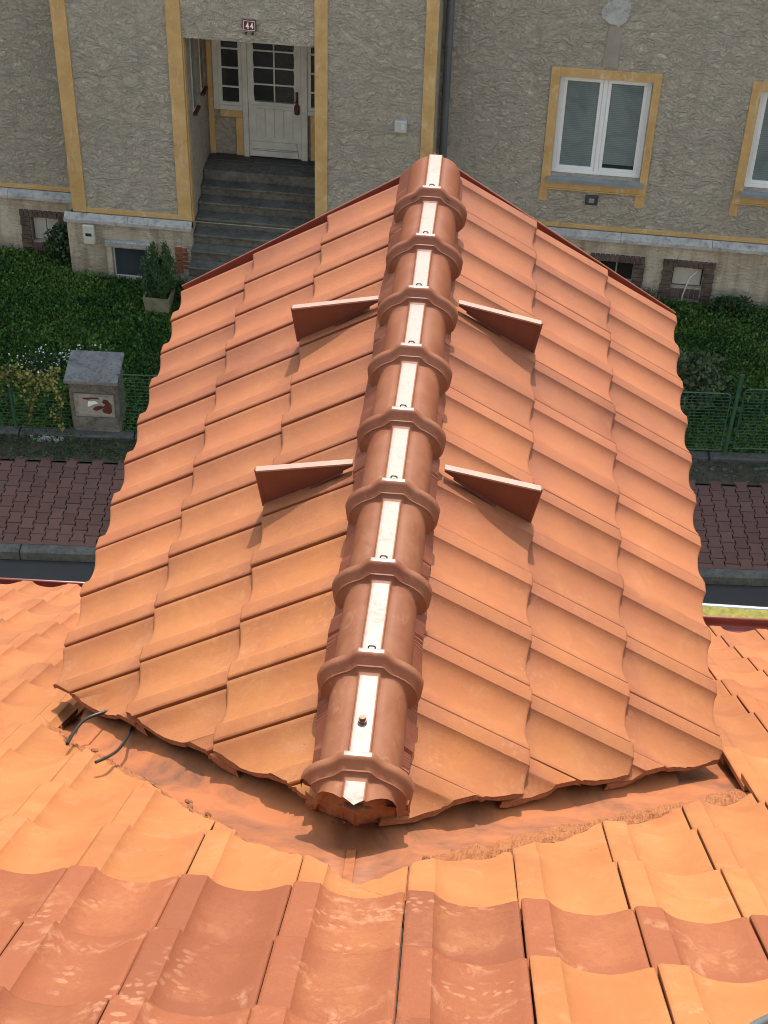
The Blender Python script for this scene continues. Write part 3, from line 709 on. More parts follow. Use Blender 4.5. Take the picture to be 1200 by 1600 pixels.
# near edge of the valley, x -> y, left and right of the apex
LCUT = [(.03, -.45), (-.107, -.342), (-.363, -.128), (-.69, .251), (-1.003, .594), (-1.25, .96)]
RCUT = [(.03, -.45), (.20, -.325), (.416, -.165), (.672, .076), (.961, .33), (1.125, .471), (1.40, .74)]
def seg_plane(poly, xc, flip):
    best = min(range(len(poly)-1), key=lambda i: abs((poly[i][0]+poly[i+1][0])/2-xc))
    # chord through the neighbourhood
    (x0, y0), (x1, y1) = poly[best], poly[best+1]
    d = Vector((x1-x0, y1-y0, 0)).normalized(); n = Vector((-d.y, d.x, 0))
    if n.y < 0: n = -n
    return Vector((x0, y0, 0)), n
def dust_main(k, row):
    if row >= 1: 
        return (.78+rnd.uniform(-.08, .10)) if row < 6 else (.60+rnd.uniform(-.10, .10))
    if row == -1 and k >= 4: return .86
    if row <= -2 and k >= 4: return .62
    return .10+rnd.uniform(-.04, .06)
VIS = []
for row in range(-3, ROWS+1):
    for k in range(-13, 16):
        a = k*TW+.003*0; d = row*ME
        o = main_pt(a, d, -TOP)+mno*rnd.uniform(-.0015, .0015)+mex*rnd.uniform(-.0012, .0012)
        mw = frame(o, mex, mdn, mno) @ Matrix.Rotation(rnd.uniform(-.004, .004), 4, 'Z')
        c = mw @ Vector((TW/2, -ME/2, 0))
        if abs(a+TW/2-(.82-.056*(d+1))) > .75+.245*(d+1)+.62: continue      # modelled two tiles beyond the picture on either side
        me = main_me
        if c.y > 1.15 and abs(c.x) < 1.02: continue          # under the dormer
        if c.y <= 1.35 and -1.45 < c.x < 1.62:
            pl, nl = seg_plane(LCUT, c.x, 0); pr_, nr = seg_plane(RCUT, c.x, 0)
            # removed wedge: beyond the left line for x<.03, beyond the right line for x>.03
            if c.x < -.12: planes = [(pl, nl)]
            elif c.x > .18: planes = [(pr_, nr)]
            else: planes = [(Vector((.03, -.45, 0)), Vector((.62, .785, 0))), (Vector((.03, -.45, 0)), Vector((-.60, .80, 0)))]
            if c.x < -1.02: planes.append((Vector((-1.12, .9, 0)), Vector((1, 0, 0))))
            if c.x > 1.12: planes.append((Vector((1.15, .7, 0)), Vector((-1, 0, 0))))
            ss = [side_of(me, mw, p, n) for p, n in planes]
            if all(s[0] > 0 for s in ss): continue
            if all(s[1] > 0 for s in ss):
                me2 = cut_tile(me, mw, planes, 'cut_tile')
                if me2 is None: continue
                me = me2
        pr = 1.0 if row <= 0 else (.55 if row < 4 else .3)
        shared('tile', me, own, own_inv @ mw, dust=float(dust_main(k, row)), prints=float(pr), pale=float(max(0, min(.8, (row-5)/7))))
# underlay, gutter and walls
A0, A1 = -13*TW, 16*TW; DE = ROWS*ME
u = MB()
P = lambda a, d, off=-.075: tuple(main_pt(a, d, off)-Vector((0, 3.6, Z0)))
u.add([P(A0, -1.25), P(A1, -1.25), P(A1, DE-.02), P(A0, DE-.02), P(A0, -1.25, -.12), P(A1, -1.25, -.12), P(A1, DE-.02, -.12), P(A0, DE-.02, -.12)], [(0, 1, 2, 3), (7, 6, 5, 4), (0, 4, 5, 1), (2, 6, 7, 3), (1, 5, 6, 2), (0, 3, 7, 4)])
u.build('roof_deck', M['underlay'], own)
for xa, xb in ((-24.2, A0-.02), (A1+.02, 26.2)):  # unseen roof stretches added over the widened bounce wall
    sd_ = MB(); q_ = [P(xa, -1.25, -.03), P(xb, -1.25, -.03), P(xb, DE, -.03), P(xa, DE, -.03), P(xa, -1.25, -.12), P(xb, -1.25, -.12), P(xb, DE, -.12), P(xa, DE, -.12)]
    sd_.add(q_, [(0, 1, 2, 3), (7, 6, 5, 4), (0, 4, 5, 1), (2, 6, 7, 3), (1, 5, 6, 2), (0, 3, 7, 4)]); sd_.build('added_side_roof', M['tile'], own)['dust'] = .5
e0 = main_pt(0, DE); w_ = MB(); yw = e0.y-.35-3.6; w_.box(-24, 26, -9.5, yw, 0, e0.z-Z0-.30); w_.build('wall', M['wall'], own)  # unseen wall widened both ways to bounce sun onto the facade opposite
bk = MB(); t0 = main_pt(0, -1.25, -.12)-Vector((0, 3.6, Z0))
bk.add([(-24, -9.5, e0.z-Z0-.30), (26, -9.5, e0.z-Z0-.30), (26, t0.y-.1, t0.z-.02), (-24, t0.y-.1, t0.z-.02)], [(0, 1, 2, 3)]); bk.build('rear_roof', M['dark_red'], own)
GA = []
for k in range(9):
    an = math.pi*k/8; GA.append((-math.cos(an)*.066, -math.sin(an)*.066))
def gutter_seg(a0, a1):
    g = MB(); n = len(GA)
    ring = [(y, z) for y, z in GA]; 
    prof = [(GA[0][0]-.0, .012)]+ring+[(GA[-1][0]+.010, .010), (GA[-1][0]+.016, .002), (GA[-1][0]+.010, -.006)]
    inn = [(y*.96, z*.96+.001) for y, z in ring]
    for a in (a0, a1):
        base = main_pt(a, DE+.085, -.10)-Vector((0, 3.6, Z0))+Vector((0, 0, .068+.016*a))
        for y, z in prof: g.v.append((base.x, base.y+y+.01, base.z+z))
    m = len(prof)
    for i in range(m-1): g.f.append((i, i+1, m+i+1, m+i)); g.mi.append(0)
    me = g.mesh('gutter', M['gutter'], 50); ob = link('gutter', me, own); md = ob.modifiers.new('solid', 'SOLIDIFY'); md.thickness = .003; return ob
gutter_seg(A0, A0+3.6); gutter_seg(A0+3.61, A1)

# ------------------------------------------------------------------ dormer
ALPHA = .579344; ZC = .10076
dorm = thing('roof_dormer', 'gabled dormer with salmon clay tiles and a ridge of collared caps', 'dormer', (0, 2.3, -3.0))
dinv = Matrix.Translation((0, -2.3, 3.0))
ca, sa = math.cos(ALPHA), math.sin(ALPHA)
SIDE = {-1: dict(L=1.4237, y0=3.372, n=14), 1: dict(L=1.4557, y0=3.7246, n=14)}
VL = (Vector((-.026, -.064, 0)), Vector((-.676, -.737, 0)).normalized())    # sawn edges along the valleys
VR = (Vector((-.02, -.135, 0)), Vector((.651, -.760, 0)).normalized())
def dorm_frame(sg): 
    dn = Vector((sg*ca, 0, -sa)); x = Vector((0, -sg, 0)); return x, dn, x.cross(dn)
SKIP = 0
for sg in (-1, 1):
    S = SIDE[sg]; x, dn, nn = dorm_frame(sg)
    for k in range(S['n']):
        for r in range(3):
            dist = S['L']-r*.4241
            yy = S['y0']-k*TW
            o = Vector((sg*dist*ca, yy, -ZC-dist*sa))-nn*TOP+nn*rnd.uniform(-.002, .002)+dn*rnd.uniform(-.003, .003)+Vector((0, rnd.uniform(-.0015, .0015), 0))
            mw = frame(o, x, dn, nn) @ Matrix.Rotation(rnd.uniform(-.005, .005), 4, 'Z')
            me = tile_me; p, nrm = VL if sg < 0 else VR
            lo, hi = side_of(me, mw, p, nrm)
            if lo > 0: continue
            if hi > 0:
                me = cut_tile(me, mw, [(p, nrm)], 'cut_tile')
                if me is None: continue
            ymid = yy
            du = .30+.36*max(0, min(1, (2.6-ymid)/2.6))+(.06 if r == 0 else 0)+rnd.uniform(-.05, .05)
            shared('tile', me, dorm, dinv @ mw, dust=float(du), prints=float(.55 if ymid < 1.6 else .18), pale=float(max(0, min(1, (ymid-.3)/2.4))))
# left verge: one narrow closing tile row is part of the flashing
def slope_pt(sg, dist, y, off=0.0):
    n = Vector((sg*sa, 0, ca)); return Vector((sg*dist*ca, y, -ZC-dist*sa))+n*off-Vector((0, 2.3, -3.0))
for sg, y0 in ((-1, 3.66), (1, 3.735)):
    f = MB(); L = SIDE[sg]['L']+.005
    prof = [(y0-.05, -.055), (y0+.025, -.055), (y0+.031, -.012), (y0+.037, -.012), (y0+.033, -.14)]
    for dist in (.02, L):
        for y, off in prof: f.v.append(tuple(slope_pt(sg, dist, y, off-(.018 if dist < .1 else 0))))
    m = len(prof)
    f.f = [(i, i+1, m+i+1, m+i) for i in range(m-1)]+[(m, m+1, m+2, m+3, m+4)]; f.mi = [0]*len(f.f)
    ob = f.build('verge_flashing', M['dark_red'], dorm)
    f = MB(); f.tube([slope_pt(sg, .02, y0+.034, -.029), slope_pt(sg, L, y0+.034, -.011)], .004, 6); f.build('verge_hem', simple('verge_hem_paint', (0.3318, 0.1027, 0.0632), .4, .1), dorm)
# boarding under the tiles and the dormer body
for sg in (-1, 1):
    f = MB(); vs = []
    L = SIDE[sg]['L']-.05
    for off in (-.075, -.115):
        vs += [slope_pt(sg, .0, -.0 if off else 0, off), slope_pt(sg, L, 1.06, off), slope_pt(sg, L, 3.66, off), slope_pt(sg, 0, 3.66, off)]
    f.add([tuple(v) for v in vs], [(0, 1, 2, 3), (7, 6, 5, 4), (0, 4, 5, 1), (1, 5, 6, 2), (2, 6, 7, 3), (3, 7, 4, 0)]); f.build('roof_deck', M['underlay'], dorm)
f = MB(); f.add([(-1.02, .88, -2.4+0), (1.02, .88, -2.4), (1.02, .88, 2.05), (-1.02, .88, 2.05)], [(0, 1, 2, 3)])
f.box(-1.02, 1.02, -1.25, 1.22, -1.0, 2.02); f.add([(-1.02, 1.22, 2.02), (1.02, 1.22, 2.02), (0, 1.22, 2.75)], [(0, 1, 2)])
f.v = f.v[4:]; f.f = [tuple(i-4 for i in q) for q in f.f[1:]]; f.mi = f.mi[1:]
f.build('wall', M['wall'], dorm)

# ridge caps
BODY = [(0, 0), (.015, 0), (.0265, 0), (.030, -.0015), (.033, -.0085), (.039, -.0125), (.048, -.0140), (.060, -.0185), (.075, -.0275), (.091, -.042), (.105, -.064), (.114, -.092), (.1180, -.150)]
COLL = [(0, 0), (.020, 0), (.038, 0), (.0445, -.003), (.053, -.011), (.064, -.0235), (.078, -.034), (.095, -.0425), (.115, -.0545), (.134, -.071), (.149, -.092), (.159, -.120), (.156, -.150)]
def sec(tab, k=1.0, dz=0.0): 
    r = [(-x*k, z*k+dz) for x, z in tab[:0:-1]]+[(x*k, z*k+dz) for x, z in tab]; return r
def lerp(a, b, t): return [((p[0]*(1-t)+q[0]*t), (p[1]*(1-t)+q[1]*t)) for p, q in zip(a, b)]
def cap_mesh(near=-.392, far=None):
    """collar at y=0 lapping over the farther cap; body runs towards -y"""
    S = []; B0, C0 = BODY, COLL
    if far is None:
        S += [(.02, sec(B0, 1.0, -.030)), (.0135, sec(lerp(B0, C0, .9), .975, -.014)), (.0150, sec(C0, .99, -.006)), (.0125, sec(C0, 1, -.0015)), (.007, sec(C0, 1, 0)), (-.004, sec(C0, 1, -.0004)),
              (-.010, sec(C0, .995, -.003)), (-.014, sec(C0, .985, -.0085)), (-.022, sec(C0, .97, -.0195)), (-.030, sec(lerp(C0, B0, .10), .955, -.0290)),
              (-.0345, sec(lerp(C0, B0, .18), .955, -.0298)), (-.0365, sec(lerp(C0, B0, .30), .94, -.0375)), (-.043, sec(lerp(C0, B0, .62), .955, -.0440)), (-.048, sec(lerp(C0, B0, .90), .98, -.0455)), (-.056, sec(B0, 1, -.0455))]
    else:
        S += [(far, sec(B0, .93, -.050)), (far, sec(B0, 1.0, -.038)), (far-.012, sec(B0, 1.0, -.036))]
    S += [(-.20 if near < -.3 else near*.6, sec(B0, 1, -.032 if far is None else -.026)), (near, sec(B0, 1, -.0165)), (near, sec(B0, .90, -.034)), (near*.5, sec(B0, .86, -.075))]
    mb = MB(); n = len(S[0][1])
    for y, s_ in S:
        for x, z in s_: mb.v.append((x, y, z))
    for r in range(len(S)-1):
        for i in range(n-1):
            mb.f.append((r*n+i, r*n+i+1, (r+1)*n+i+1, (r+1)*n+i))
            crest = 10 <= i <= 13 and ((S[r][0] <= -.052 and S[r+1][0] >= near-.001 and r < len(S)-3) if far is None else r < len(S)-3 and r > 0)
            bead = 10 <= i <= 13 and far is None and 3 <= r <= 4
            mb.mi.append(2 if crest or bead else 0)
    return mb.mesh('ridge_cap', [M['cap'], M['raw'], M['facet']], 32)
cap_full = cap_mesh(); RHO = .0063
clip = MB(); clip.tube([(-.010, .026, -.022), (-.010, .024, -.006), (-.006, .020, .0015), (.006, .020, .0015), (.010, .024, -.006), (.010, .026, -.022)], .0026, 6); clip_me = clip.mesh('clip', M['iron'], 60)
for n in range(9):
    y = n*.4; mw = dinv @ Matrix.Translation((RHO*y, y, 0)) @ Matrix.Rotation(rnd.uniform(-.008, .008)-RHO, 4, 'Z') @ Matrix.Rotation(rnd.uniform(-.006, .006), 4, 'Y')
    me = cap_full
    if n == 0:
        I4 = Matrix.Identity(4)
        me = cut_tile(cap_mesh(-.21), I4, [(Vector((-.0, -.150, 0)), VL[1])], 'c', .15); me = cut_tile(me, I4, [(Vector((.0, -.156, 0)), VR[1])], 'ridge_cap', .15)
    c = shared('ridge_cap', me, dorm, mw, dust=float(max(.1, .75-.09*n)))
    if n > 0: link('clip', clip_me, c)
    else:
        s_ = MB(); s_.tube([(0, .145, -.016), (0, .145, -.006)], [.010, .0085], 10); s_.tube([(0, .145, -.021), (0, .145, -.015)], .0135, 12); s_.build('screw', simple('rusty_screw', (.22, .10, .06), .45, .4, 40, metal=.3), c, 40)
shared('ridge_cap', cap_mesh(-.02, .365), dorm, dinv @ Matrix.Translation((RHO*3.2, 3.2, 0)), dust=.1)
# pleated ventilation roll under the caps
for sg in (-1, 1):
    ys = np.arange(-.09, 3.64, .006); V = []; F = []
    nc = 5; xs = np.linspace(.085, .148 if sg > 0 else .146, nc)
    S = SIDE[sg]; wob = random.Random(5+sg); wv = [wob.uniform(-1, 1) for _ in range(40)]
    def soft(y):
        q = y/.13+3; i = int(q); t = q-i; return wv[i % 40]*(1-t)+wv[(i+1) % 40]*t
    for j, y in enumerate(ys):
        uu = (y-S['y0']) if sg < 0 else (S['y0']-y)
        h = prof_h(uu)-.027
        for i, xx in enumerate(xs):
            tt = i/(nc-1); x_ = xx+.009*soft(y)*tt; dist = x_/ca
            z = -ZC-dist*sa + (h*tt*.85+.010+.006*(1-tt))/ca + (.0030 if j % 2 else -.0030)
            ylim = (-.088+.918*x_) if sg < 0 else (-.150+.856*x_)
            V.append((sg*x_, max(y, ylim+.02)-2.3, z+3.0))
    V = np.array(V); n = len(ys)
    for j in range(n-1):
        for i in range(nc-1):
            a = j*nc+i; F.append((a, a+1, a+nc+1, a+nc))
    me = fast_mesh('ridge_roll', V, np.array(F), M['vent']); link('ridge_roll', me, dorm)
# snow guards
def guard(sg, y, tip, b, t):
    bx, bz = b; tx, tz = t; ix, iz = tip; f = MB()
    h = .006
    f.prism([(ix, iz-.012), (bx-sg*.004, bz-.006), (tx-sg*.008, tz), (ix, iz)], -h, h)
    f2 = MB(); w = .0135
    dx, dz = tx-ix, tz-iz; l = math.hypot(dx, dz); nx, nz = -dz/l*sg, dx/l*sg
    if nz < 0: nx, nz = -nx, -nz
    f2.prism([(ix, iz), (tx, tz), (tx+nx*.007, tz+nz*.007), (ix+nx*.007, iz+nz*.007)], -w, w)
    f3 = MB()
    for k in (0, .007): f3.tube([(tx+sg*(.002-k), 0, tz+.006), (bx+sg*(.001-k), 0, bz)], .0078, 8)
    f4 = MB()
    e = Vector((bx-ix, 0, bz-iz)).normalized(); nrm = Vector((-e.z, 0, e.x)); 
    if nrm.z < 0: nrm = -nrm
    p0 = Vector((ix+.12*(bx-ix), 0, iz+.12*(bz-iz))); p1 = Vector((bx, 0, bz))
    f4.add([tuple(p0+Vector((0, -.022, 0))-nrm*.008), tuple(p1+Vector((0, -.03, 0))-nrm*.008), tuple(p1+Vector((0, .022, 0))-nrm*.008), tuple(p0+Vector((0, .022, 0))-nrm*.008)], [(0, 1, 2, 3)])
    mw = dinv @ Matrix.Translation((0, y, 0)); me = f.mesh('snow_guard', M['guard']); g = shared('snow_guard', me, dorm, mw)
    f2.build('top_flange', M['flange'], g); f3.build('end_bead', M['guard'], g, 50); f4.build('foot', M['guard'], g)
guard(1, 2.637, (.172, -.212), (.490, -.432), (.513, -.287)); guard(1, 1.545, (.170, -.208), (.487, -.430), (.516, -.275))
guard(-1, 2.604, (-.152, -.196), (-.481, -.426), (-.504, -.268)); guard(-1, 1.530, (-.155, -.200), (-.477, -.424), (-.502, -.265))
# valley sheets: main-roof flank and dormer flank, folded along the valley
def sheet(sg, cut):
    f = MB(); lo = []; va = []; hi = []
    xs = np.linspace(0, 1.36, 18)
    for xx in xs:
        x_ = sg*xx+.0
        yc = np.interp(xx, [abs(p[0]-.03) for p in cut], [p[1] for p in cut])-.16
        def zmain(y): return (MO.z-(y-MO.y)*math.tan(BETA))-.062/math.cos(BETA)+x_*.008*0
        def zd(x): return -ZC-abs(x)*math.tan(ALPHA)-.085/ca
        yv = MO.y+(MO.z-.062/math.cos(BETA)-zd(x_))/math.tan(BETA)
        lo.append((x_, yc, zmain(yc)+.002)); va.append((x_, yv, zmain(yv))); yh = yv+.26
        if xx < 1.12: hi.append((x_, yh, zd(x_)+.002))
        else: va[-1] = (x_, yc+.40, zmain(yc+.40)); hi.append((x_, yc+.75, zmain(yc+.75)))
    n = len(xs); V = [(p[0], p[1]-2.3, p[2]+3.0) for p in lo+va+hi]
    f.v = V
    for r in (0, 1):
        for i in range(n-1): f.f.append((r*n+i, r*n+i+1, (r+1)*n+i+1, (r+1)*n+i)); f.mi.append(0)
    ob = f.build('valley_sheet', M['sheet'], dorm, 60); md = ob.modifiers.new('solid', 'SOLIDIFY'); md.thickness = .003; md.offset = -1; return ob
sheet(-1, LCUT); sheet(1, RCUT)
f = MB(); 
def zm(y, off=.062): return (MO.z-(y-MO.y)*math.tan(BETA))-off/math.cos(BETA)
f.add([(.005, -.62-2.3, zm(-.62)+3.004), (.030, -.62-2.3, zm(-.62)+3.006), (.014, -.16-2.3, zm(-.16)+3.006), (-.012, -.16-2.3, zm(-.16)+3.004)], [(0, 1, 2, 3)]); f.build('sheet_seam', M['sheet'], dorm)
# rough mortar bed closing the ridge end under the caps
rr = random.Random(11); V = []; F = []; NX, NZ = 46, 14
for i in range(NX):
    x_ = -.15+.30*i/(NX-1); yc = max(-.118-.918*x_*1.0 if x_ < 0 else -.124+.856*x_, -.2)
    zt = np.interp(abs(x_), [p[0] for p in BODY], [p[1] for p in BODY])-.066; zb = -ZC-abs(x_)*math.tan(ALPHA)-.105
    for j in range(NZ):
        t = j/(NZ-1); wob = .012*math.sin(x_*90+t*5)+.008*math.sin(x_*210+t*17+1)+rr.uniform(-.006, .006)
        y = yc+.020-.012*math.sin(t*math.pi*.8)+wob*.22+.03*t*t
        V.append((x_+rr.uniform(-.0015, .0015), y-2.3, zt+(zb-zt)*t+rr.uniform(-.003, .003)+3.0))
for i in range(NX-1):
    for j in range(NZ-1): a_ = i*NZ+j; F.append((a_, a_+1, a_+NZ+1, a_+NZ))
link('ridge_mortar', fast_mesh('ridge_mortar', np.array(V), np.array(F), M['dustpile'], False), dorm)
bm = bmesh.new()
for i in range(14):
    s0 = rr.choice((-1, 1)); xx = rr.uniform(0, .15); x_ = s0*xx
    y = (-.095+.90*xx)+rr.uniform(-.012, .03); z = -ZC-xx*math.tan(ALPHA)-.075+rr.uniform(-.03, .02); a = rr.uniform(.003, .007)
    mt = Matrix.Translation((x_, y-2.3, z+3.0)) @ Matrix.Diagonal((a, a*rr.uniform(.6, 1.2), a*rr.uniform(.5, 1), 1)) @ Matrix.Rotation(rr.uniform(0, 3), 4, 'X')
    r = bmesh.ops.create_icosphere(bm, subdivisions=1, radius=1, matrix=mt)
    for v in r['verts']: v.co += Vector((rr.uniform(-1, 1), rr.uniform(-1, 1), rr.uniform(-1, 1)))*.003
me = bpy.data.meshes.new('mortar_crumbs'); bm.to_mesh(me); bm.free(); me.materials.append(M['raw']); link('mortar_crumbs', me, dorm)['kind'] = 'stuff'

# clay dust and crumbs heaped along the near edge of both valleys
def dust_band(sg, cut, x0, x1, wid):
    rr = random.Random(20+sg); V = []; n = 260; m = 14
    prev = [rr.uniform(0, 1) for _ in range(60)]
    def nz(t, f_): 
        q = t*f_+100; i = int(q); a = q-i; a = a*a*(3-2*a); return prev[i % 60]*(1-a)+prev[(i+1) % 60]*a
    for i in range(n):
        t = i/(n-1); xx = x0+(x1-x0)*t
        yc = np.interp(xx, [abs(p[0]-.03) for p in cut], [p[1] for p in cut])
        w = wid*(.45+.75*nz(xx, 6)+.35*nz(xx, 23)+.12*nz(xx, 90))
        for j in range(m):
            s_ = j/(m-1); y = yc-.05+(w+.05)*s_
            hh = -.012+.050*math.sin(min(1, s_*1.9+.02)*math.pi*.5)*(1-s_)**.7*(.55+.55*nz(xx*3+s_*2, 11))+.005*nz(xx*7+s_*9, 40)+rr.uniform(0, .0022)+.012*s_
            if s_ > .9: hh = -.004
            V.append((sg*xx+.03, y, zm(y)+hh/math.cos(BETA)))
    F = [(i*m+j, i*m+j+1, (i+1)*m+j+1, (i+1)*m+j) for i in range(n-1) for j in range(m-1)]
    o = link('clay_dust', fast_mesh('clay_dust', np.array(V), np.array(F), M['dustpile'])); tag(o, kind='stuff')
    bm = bmesh.new()
    for i in range(40):
        xx = rr.uniform(x0, x1); yc = np.interp(xx, [abs(p[0]-.03) for p in cut], [p[1] for p in cut]); y = yc+rr.uniform(-.01, wid*.9); a = rr.choice((.003, .004, .006, .010))
        bmesh.ops.create_icosphere(bm, subdivisions=1, radius=1, matrix=Matrix.Translation((sg*xx+.03, y, zm(y)+.02)) @ Matrix.Rotation(rr.uniform(0, 3), 4, 'Z') @ Matrix.Diagonal((a*1.5, a, a*.7, 1)))
    me = bpy.data.meshes.new('clay_crumbs'); bm.to_mesh(me); bm.free(); me.materials.append(M['raw']); tag(link('clay_crumbs', me), kind='stuff')
dust_band(-1, LCUT, .40, 1.20, .085); dust_band(1, RCUT, .15, 1.36, .15)

# loose cables from under the dormer eave
def cable(name, pts, r, m, label, cat):
    q = [Vector(p) for p in pts]; out = []
    for i in range(len(q)-1):
        p0, p1, p2, p3 = q[max(i-1, 0)], q[i], q[i+1], q[min(i+2, len(q)-1)]
        for t in np.linspace(0, 1, 8, endpoint=False):
            out.append(.5*((2*p1)+(-p0+p2)*t+(2*p0-5*p1+4*p2-p3)*t*t+(-p0+3*p1-3*p2+p3)*t**3))
    out.append(q[-1]); f = MB(); f.tube(out, r, 8); o = f.build(name, m, None, 60); return tag(o, label, cat)
cable('cable', [(-.80, .90, -.80), (-.86, .84, -.80), (-.93, .775, -.765), (-.985, .715, -.745), (-.99, .60, -.68), (-.985, .50, -.628)], .0062, M['rubber'], 'black cable stub bent sharply, lying left of the other cable stub', 'cable')
cable('cable', [(-.80, .88, -.82), (-.825, .76, -.78), (-.81, .62, -.69), (-.80, .45, -.575), (-.80, .33, -.475), (-.825, .275, -.442)], .0052, M['rubber'], 'thin black cable stub hanging down with its tip curled at the tiles', 'cable')
cable('hose', [tuple(main_pt(1.40, -.98, .02)), tuple(main_pt(1.46, -.86, .03)), tuple(main_pt(1.56, -.74, .03)), tuple(main_pt(1.70, -.66, .02))], .009, M['grey_cable'], 'grey hose end lying on the lower right corner tile', 'hose')

# ------------------------------------------------------------------ scaffold beyond the right eave
scf = thing('scaffold', 'steel scaffold tube with a mossy yellow plank beyond the right gutter', 'scaffold', (2.6, 4.75, Z0))
def sc_tube(a, b): f = MB(); f.tube([a, b], .0242, 14); f.build('tube', M['tube'], scf, 60)
hz = 5.60
sc_tube((-1.25, .15, hz), (2.2, .20, hz)); sc_tube((-1.2, .22, 0), (-1.2, .22, hz+.15)); sc_tube((2.0, .22, 0), (2.0, .22, hz+.15)); sc_tube((-1.2, -.45, 0), (-1.2, -.45, hz+.07)); sc_tube((2.0, -.45, 0), (2.0, -.45, hz+.07))
sc_tube((-1.2, -.5, hz+.10), (-1.2, .28, hz+.10)); sc_tube((2.0, -.5, hz+.10), (2.0, .28, hz+.10))
f = MB(); f.box(-1.35, 2.3, -.30, -.01, hz+.125, hz+.165, bev=.004); f.build('plank', M['plank'], scf)

# ------------------------------------------------------------------ meter pillar, fences
def st(u, s):
    t, v = street(u, s); return t, v
def st_world(t, v, z=0.0):
    c, s_ = math.cos(SROT), math.sin(SROT); return (FO.x+t*c-v*s_, FO.y+t*s_+v*c, FO.z+z)
pt, pv = st(1.37, -3.82)
pil = thing('meter_pillar', 'old concrete meter pillar with sloping slab top and a torn notice', 'utility box', st_world(pt, pv), SROT-R(1.5))
f = MB(); f.prism([(-.33, -.1), (.33, -.1), (.33, 1.04), (-.33, 1.04)], 0, .40); bd = f.build('body', M['pillar'], pil)
f = MB(); f.box(-.31, .31, -.025, 0, .02, .335, bev=.008); f.box(-.31, .31, -.024, 0, .80, 1.0, bev=.008); f.build('concrete_panel', M['pillar'], bd)
f = MB(); f.box(-.27, .27, -.030, -.002, .345, .785, bev=.008); dr = f.build('metal_door', simple('grey_weathered_metal', (.23, .215, .19), .7, .35, 10), pil)
def blob(mb, pts, y0, y1):
    mb.prism(pts, y0, y1)
f = MB(); f.prism([(-.22, .40), (.235, .38), (.24, .73), (.05, .75), (-.20, .755)], -.0325, -.029); f.build('torn_notice', M['poster'], dr)
f = MB(); f.prism([(-.03, .50), (.02, .56), (.10, .58), (.13, .54), (.10, .50), (.12, .44), (.20, .42), (.235, .46), (.235, .60), (.18, .70), (.13, .70), (.11, .64), (.15, .60), (.13, .57), (.04, .50), (.02, .47)][:16], -.0352, -.0322)
f.prism([(-.14, .72), (.06, .735), (.08, .70), (-.02, .70), (-.08, .68), (-.15, .695)], -.0352, -.0322); f.build('rust_patch', M['rust'], dr)
f = MB(); f.prism([(-.09, .54), (.0, .60), (.06, .62), (.02, .66), (-.08, .65)], -.0354, -.0323); f.build('paper_scrap', M['sign_white'], dr)
f = MB(); f.add([(-.36, -.10, 1.03), (.36, -.10, 1.03), (.36, .47, 1.15), (-.36, .47, 1.15), (-.36, -.10, 1.085), (.36, -.10, 1.085), (.36, .47, 1.205), (-.36, .47, 1.205)], [(0, 3, 2, 1), (4, 5, 6, 7), (0, 1, 5, 4), (1, 2, 6, 5), (2, 3, 7, 6), (3, 0, 4, 7)]); f.build('slab_top', M['pillar_cap'], pil)

pil.scale = (.96, .96, .82)
def wire_panel(parent, t0, t1, h0, h1, step, r=.003, vstep=.2):
    f = MB(); z = h0
    while z <= h1: f.box(t0, t1, -r, r, z-r, z+r); z += step
    t = t0
    while t <= t1: f.box(t-r, t+r, -r*1.6, -r*.2, h0, h1); t += vstep
    o = f.build('wire_mesh', M['green_metal'], parent); o['kind'] = 'stuff'; return o
fl = thing('wire_fence', 'low green wire fence overgrown with yellowing vine', 'fence', st_world(0, FENCE_V), SROT)
for t in (-2.45, -.05): 
    f = MB(); f.tube([(t, 0, -.1), (t-.02, .02, 1.06)], .021, 8); f.build('post', M['green_metal'], fl, 60)
wire_panel(fl, -2.45, -.05, .1, .98, .055); wire_panel(fl, -.03, .66, .1, .95, .055)
fl2 = thing('wire_fence', 'dark green mesh fence stretch running right of the meter pillar', 'fence', st_world(1.35, FENCE_V), SROT)
f = MB(); f.tube([(2.2, 0, -.1), (2.2, 0, 1.06)], .021, 8); f.build('post', M['green_metal'], fl2, 60); wire_panel(fl2, 0, 2.2, .1, .98, .055)
f = MB(); f.tube([(-.02, 0, .985), (2.2, 0, .985)], .010, 6); f.build('rail', M['green_metal'], fl2, 60)
fr = thing('wire_fence', 'green framed wire fence panels on a leaning post right of the dormer', 'fence', st_world(9.2, FENCE_V), SROT)
def framed(t0, t1, h0, h1):
    c = .06; f = MB()
    f.tube([(t0, 0, h0), (t0, 0, h1-c), (t0+c*.3, 0, h1-c*.3), (t0+c, 0, h1), (t1-c, 0, h1), (t1-c*.3, 0, h1-c*.3), (t1, 0, h1-c), (t1, 0, h0), (t0, 0, h0)], .011, 6)
    p = f.build('panel_frame', M['green_metal'], fr, 60); wire_panel(p, t0, t1, h0+.04, h1-.03, .05, .0035, .25)
post_t = street(9.537, -3.19)[0]-9.2
framed(post_t-2.05, post_t-.06, .12, 1.02); framed(post_t+.10, post_t+2.1, .16, 1.10)
for t in (post_t, post_t-2.1, post_t+2.16):
    f = MB(); f.tube([(t, 0, -.1), (t+.03, .015, 1.28)], .027, 10); f.tube([(t+.03, .015, 1.28), (t+.03, .015, 1.30)], .031, 10); f.build('post', M['green_metal'], fr, 60)
f = MB(); f.box(post_t-.06, post_t+.10, -.008, .008, .80, .815); f.box(post_t-.05, post_t+.09, -.008, .008, .25, .265); f.build('clamp', M['green_metal'], fr)

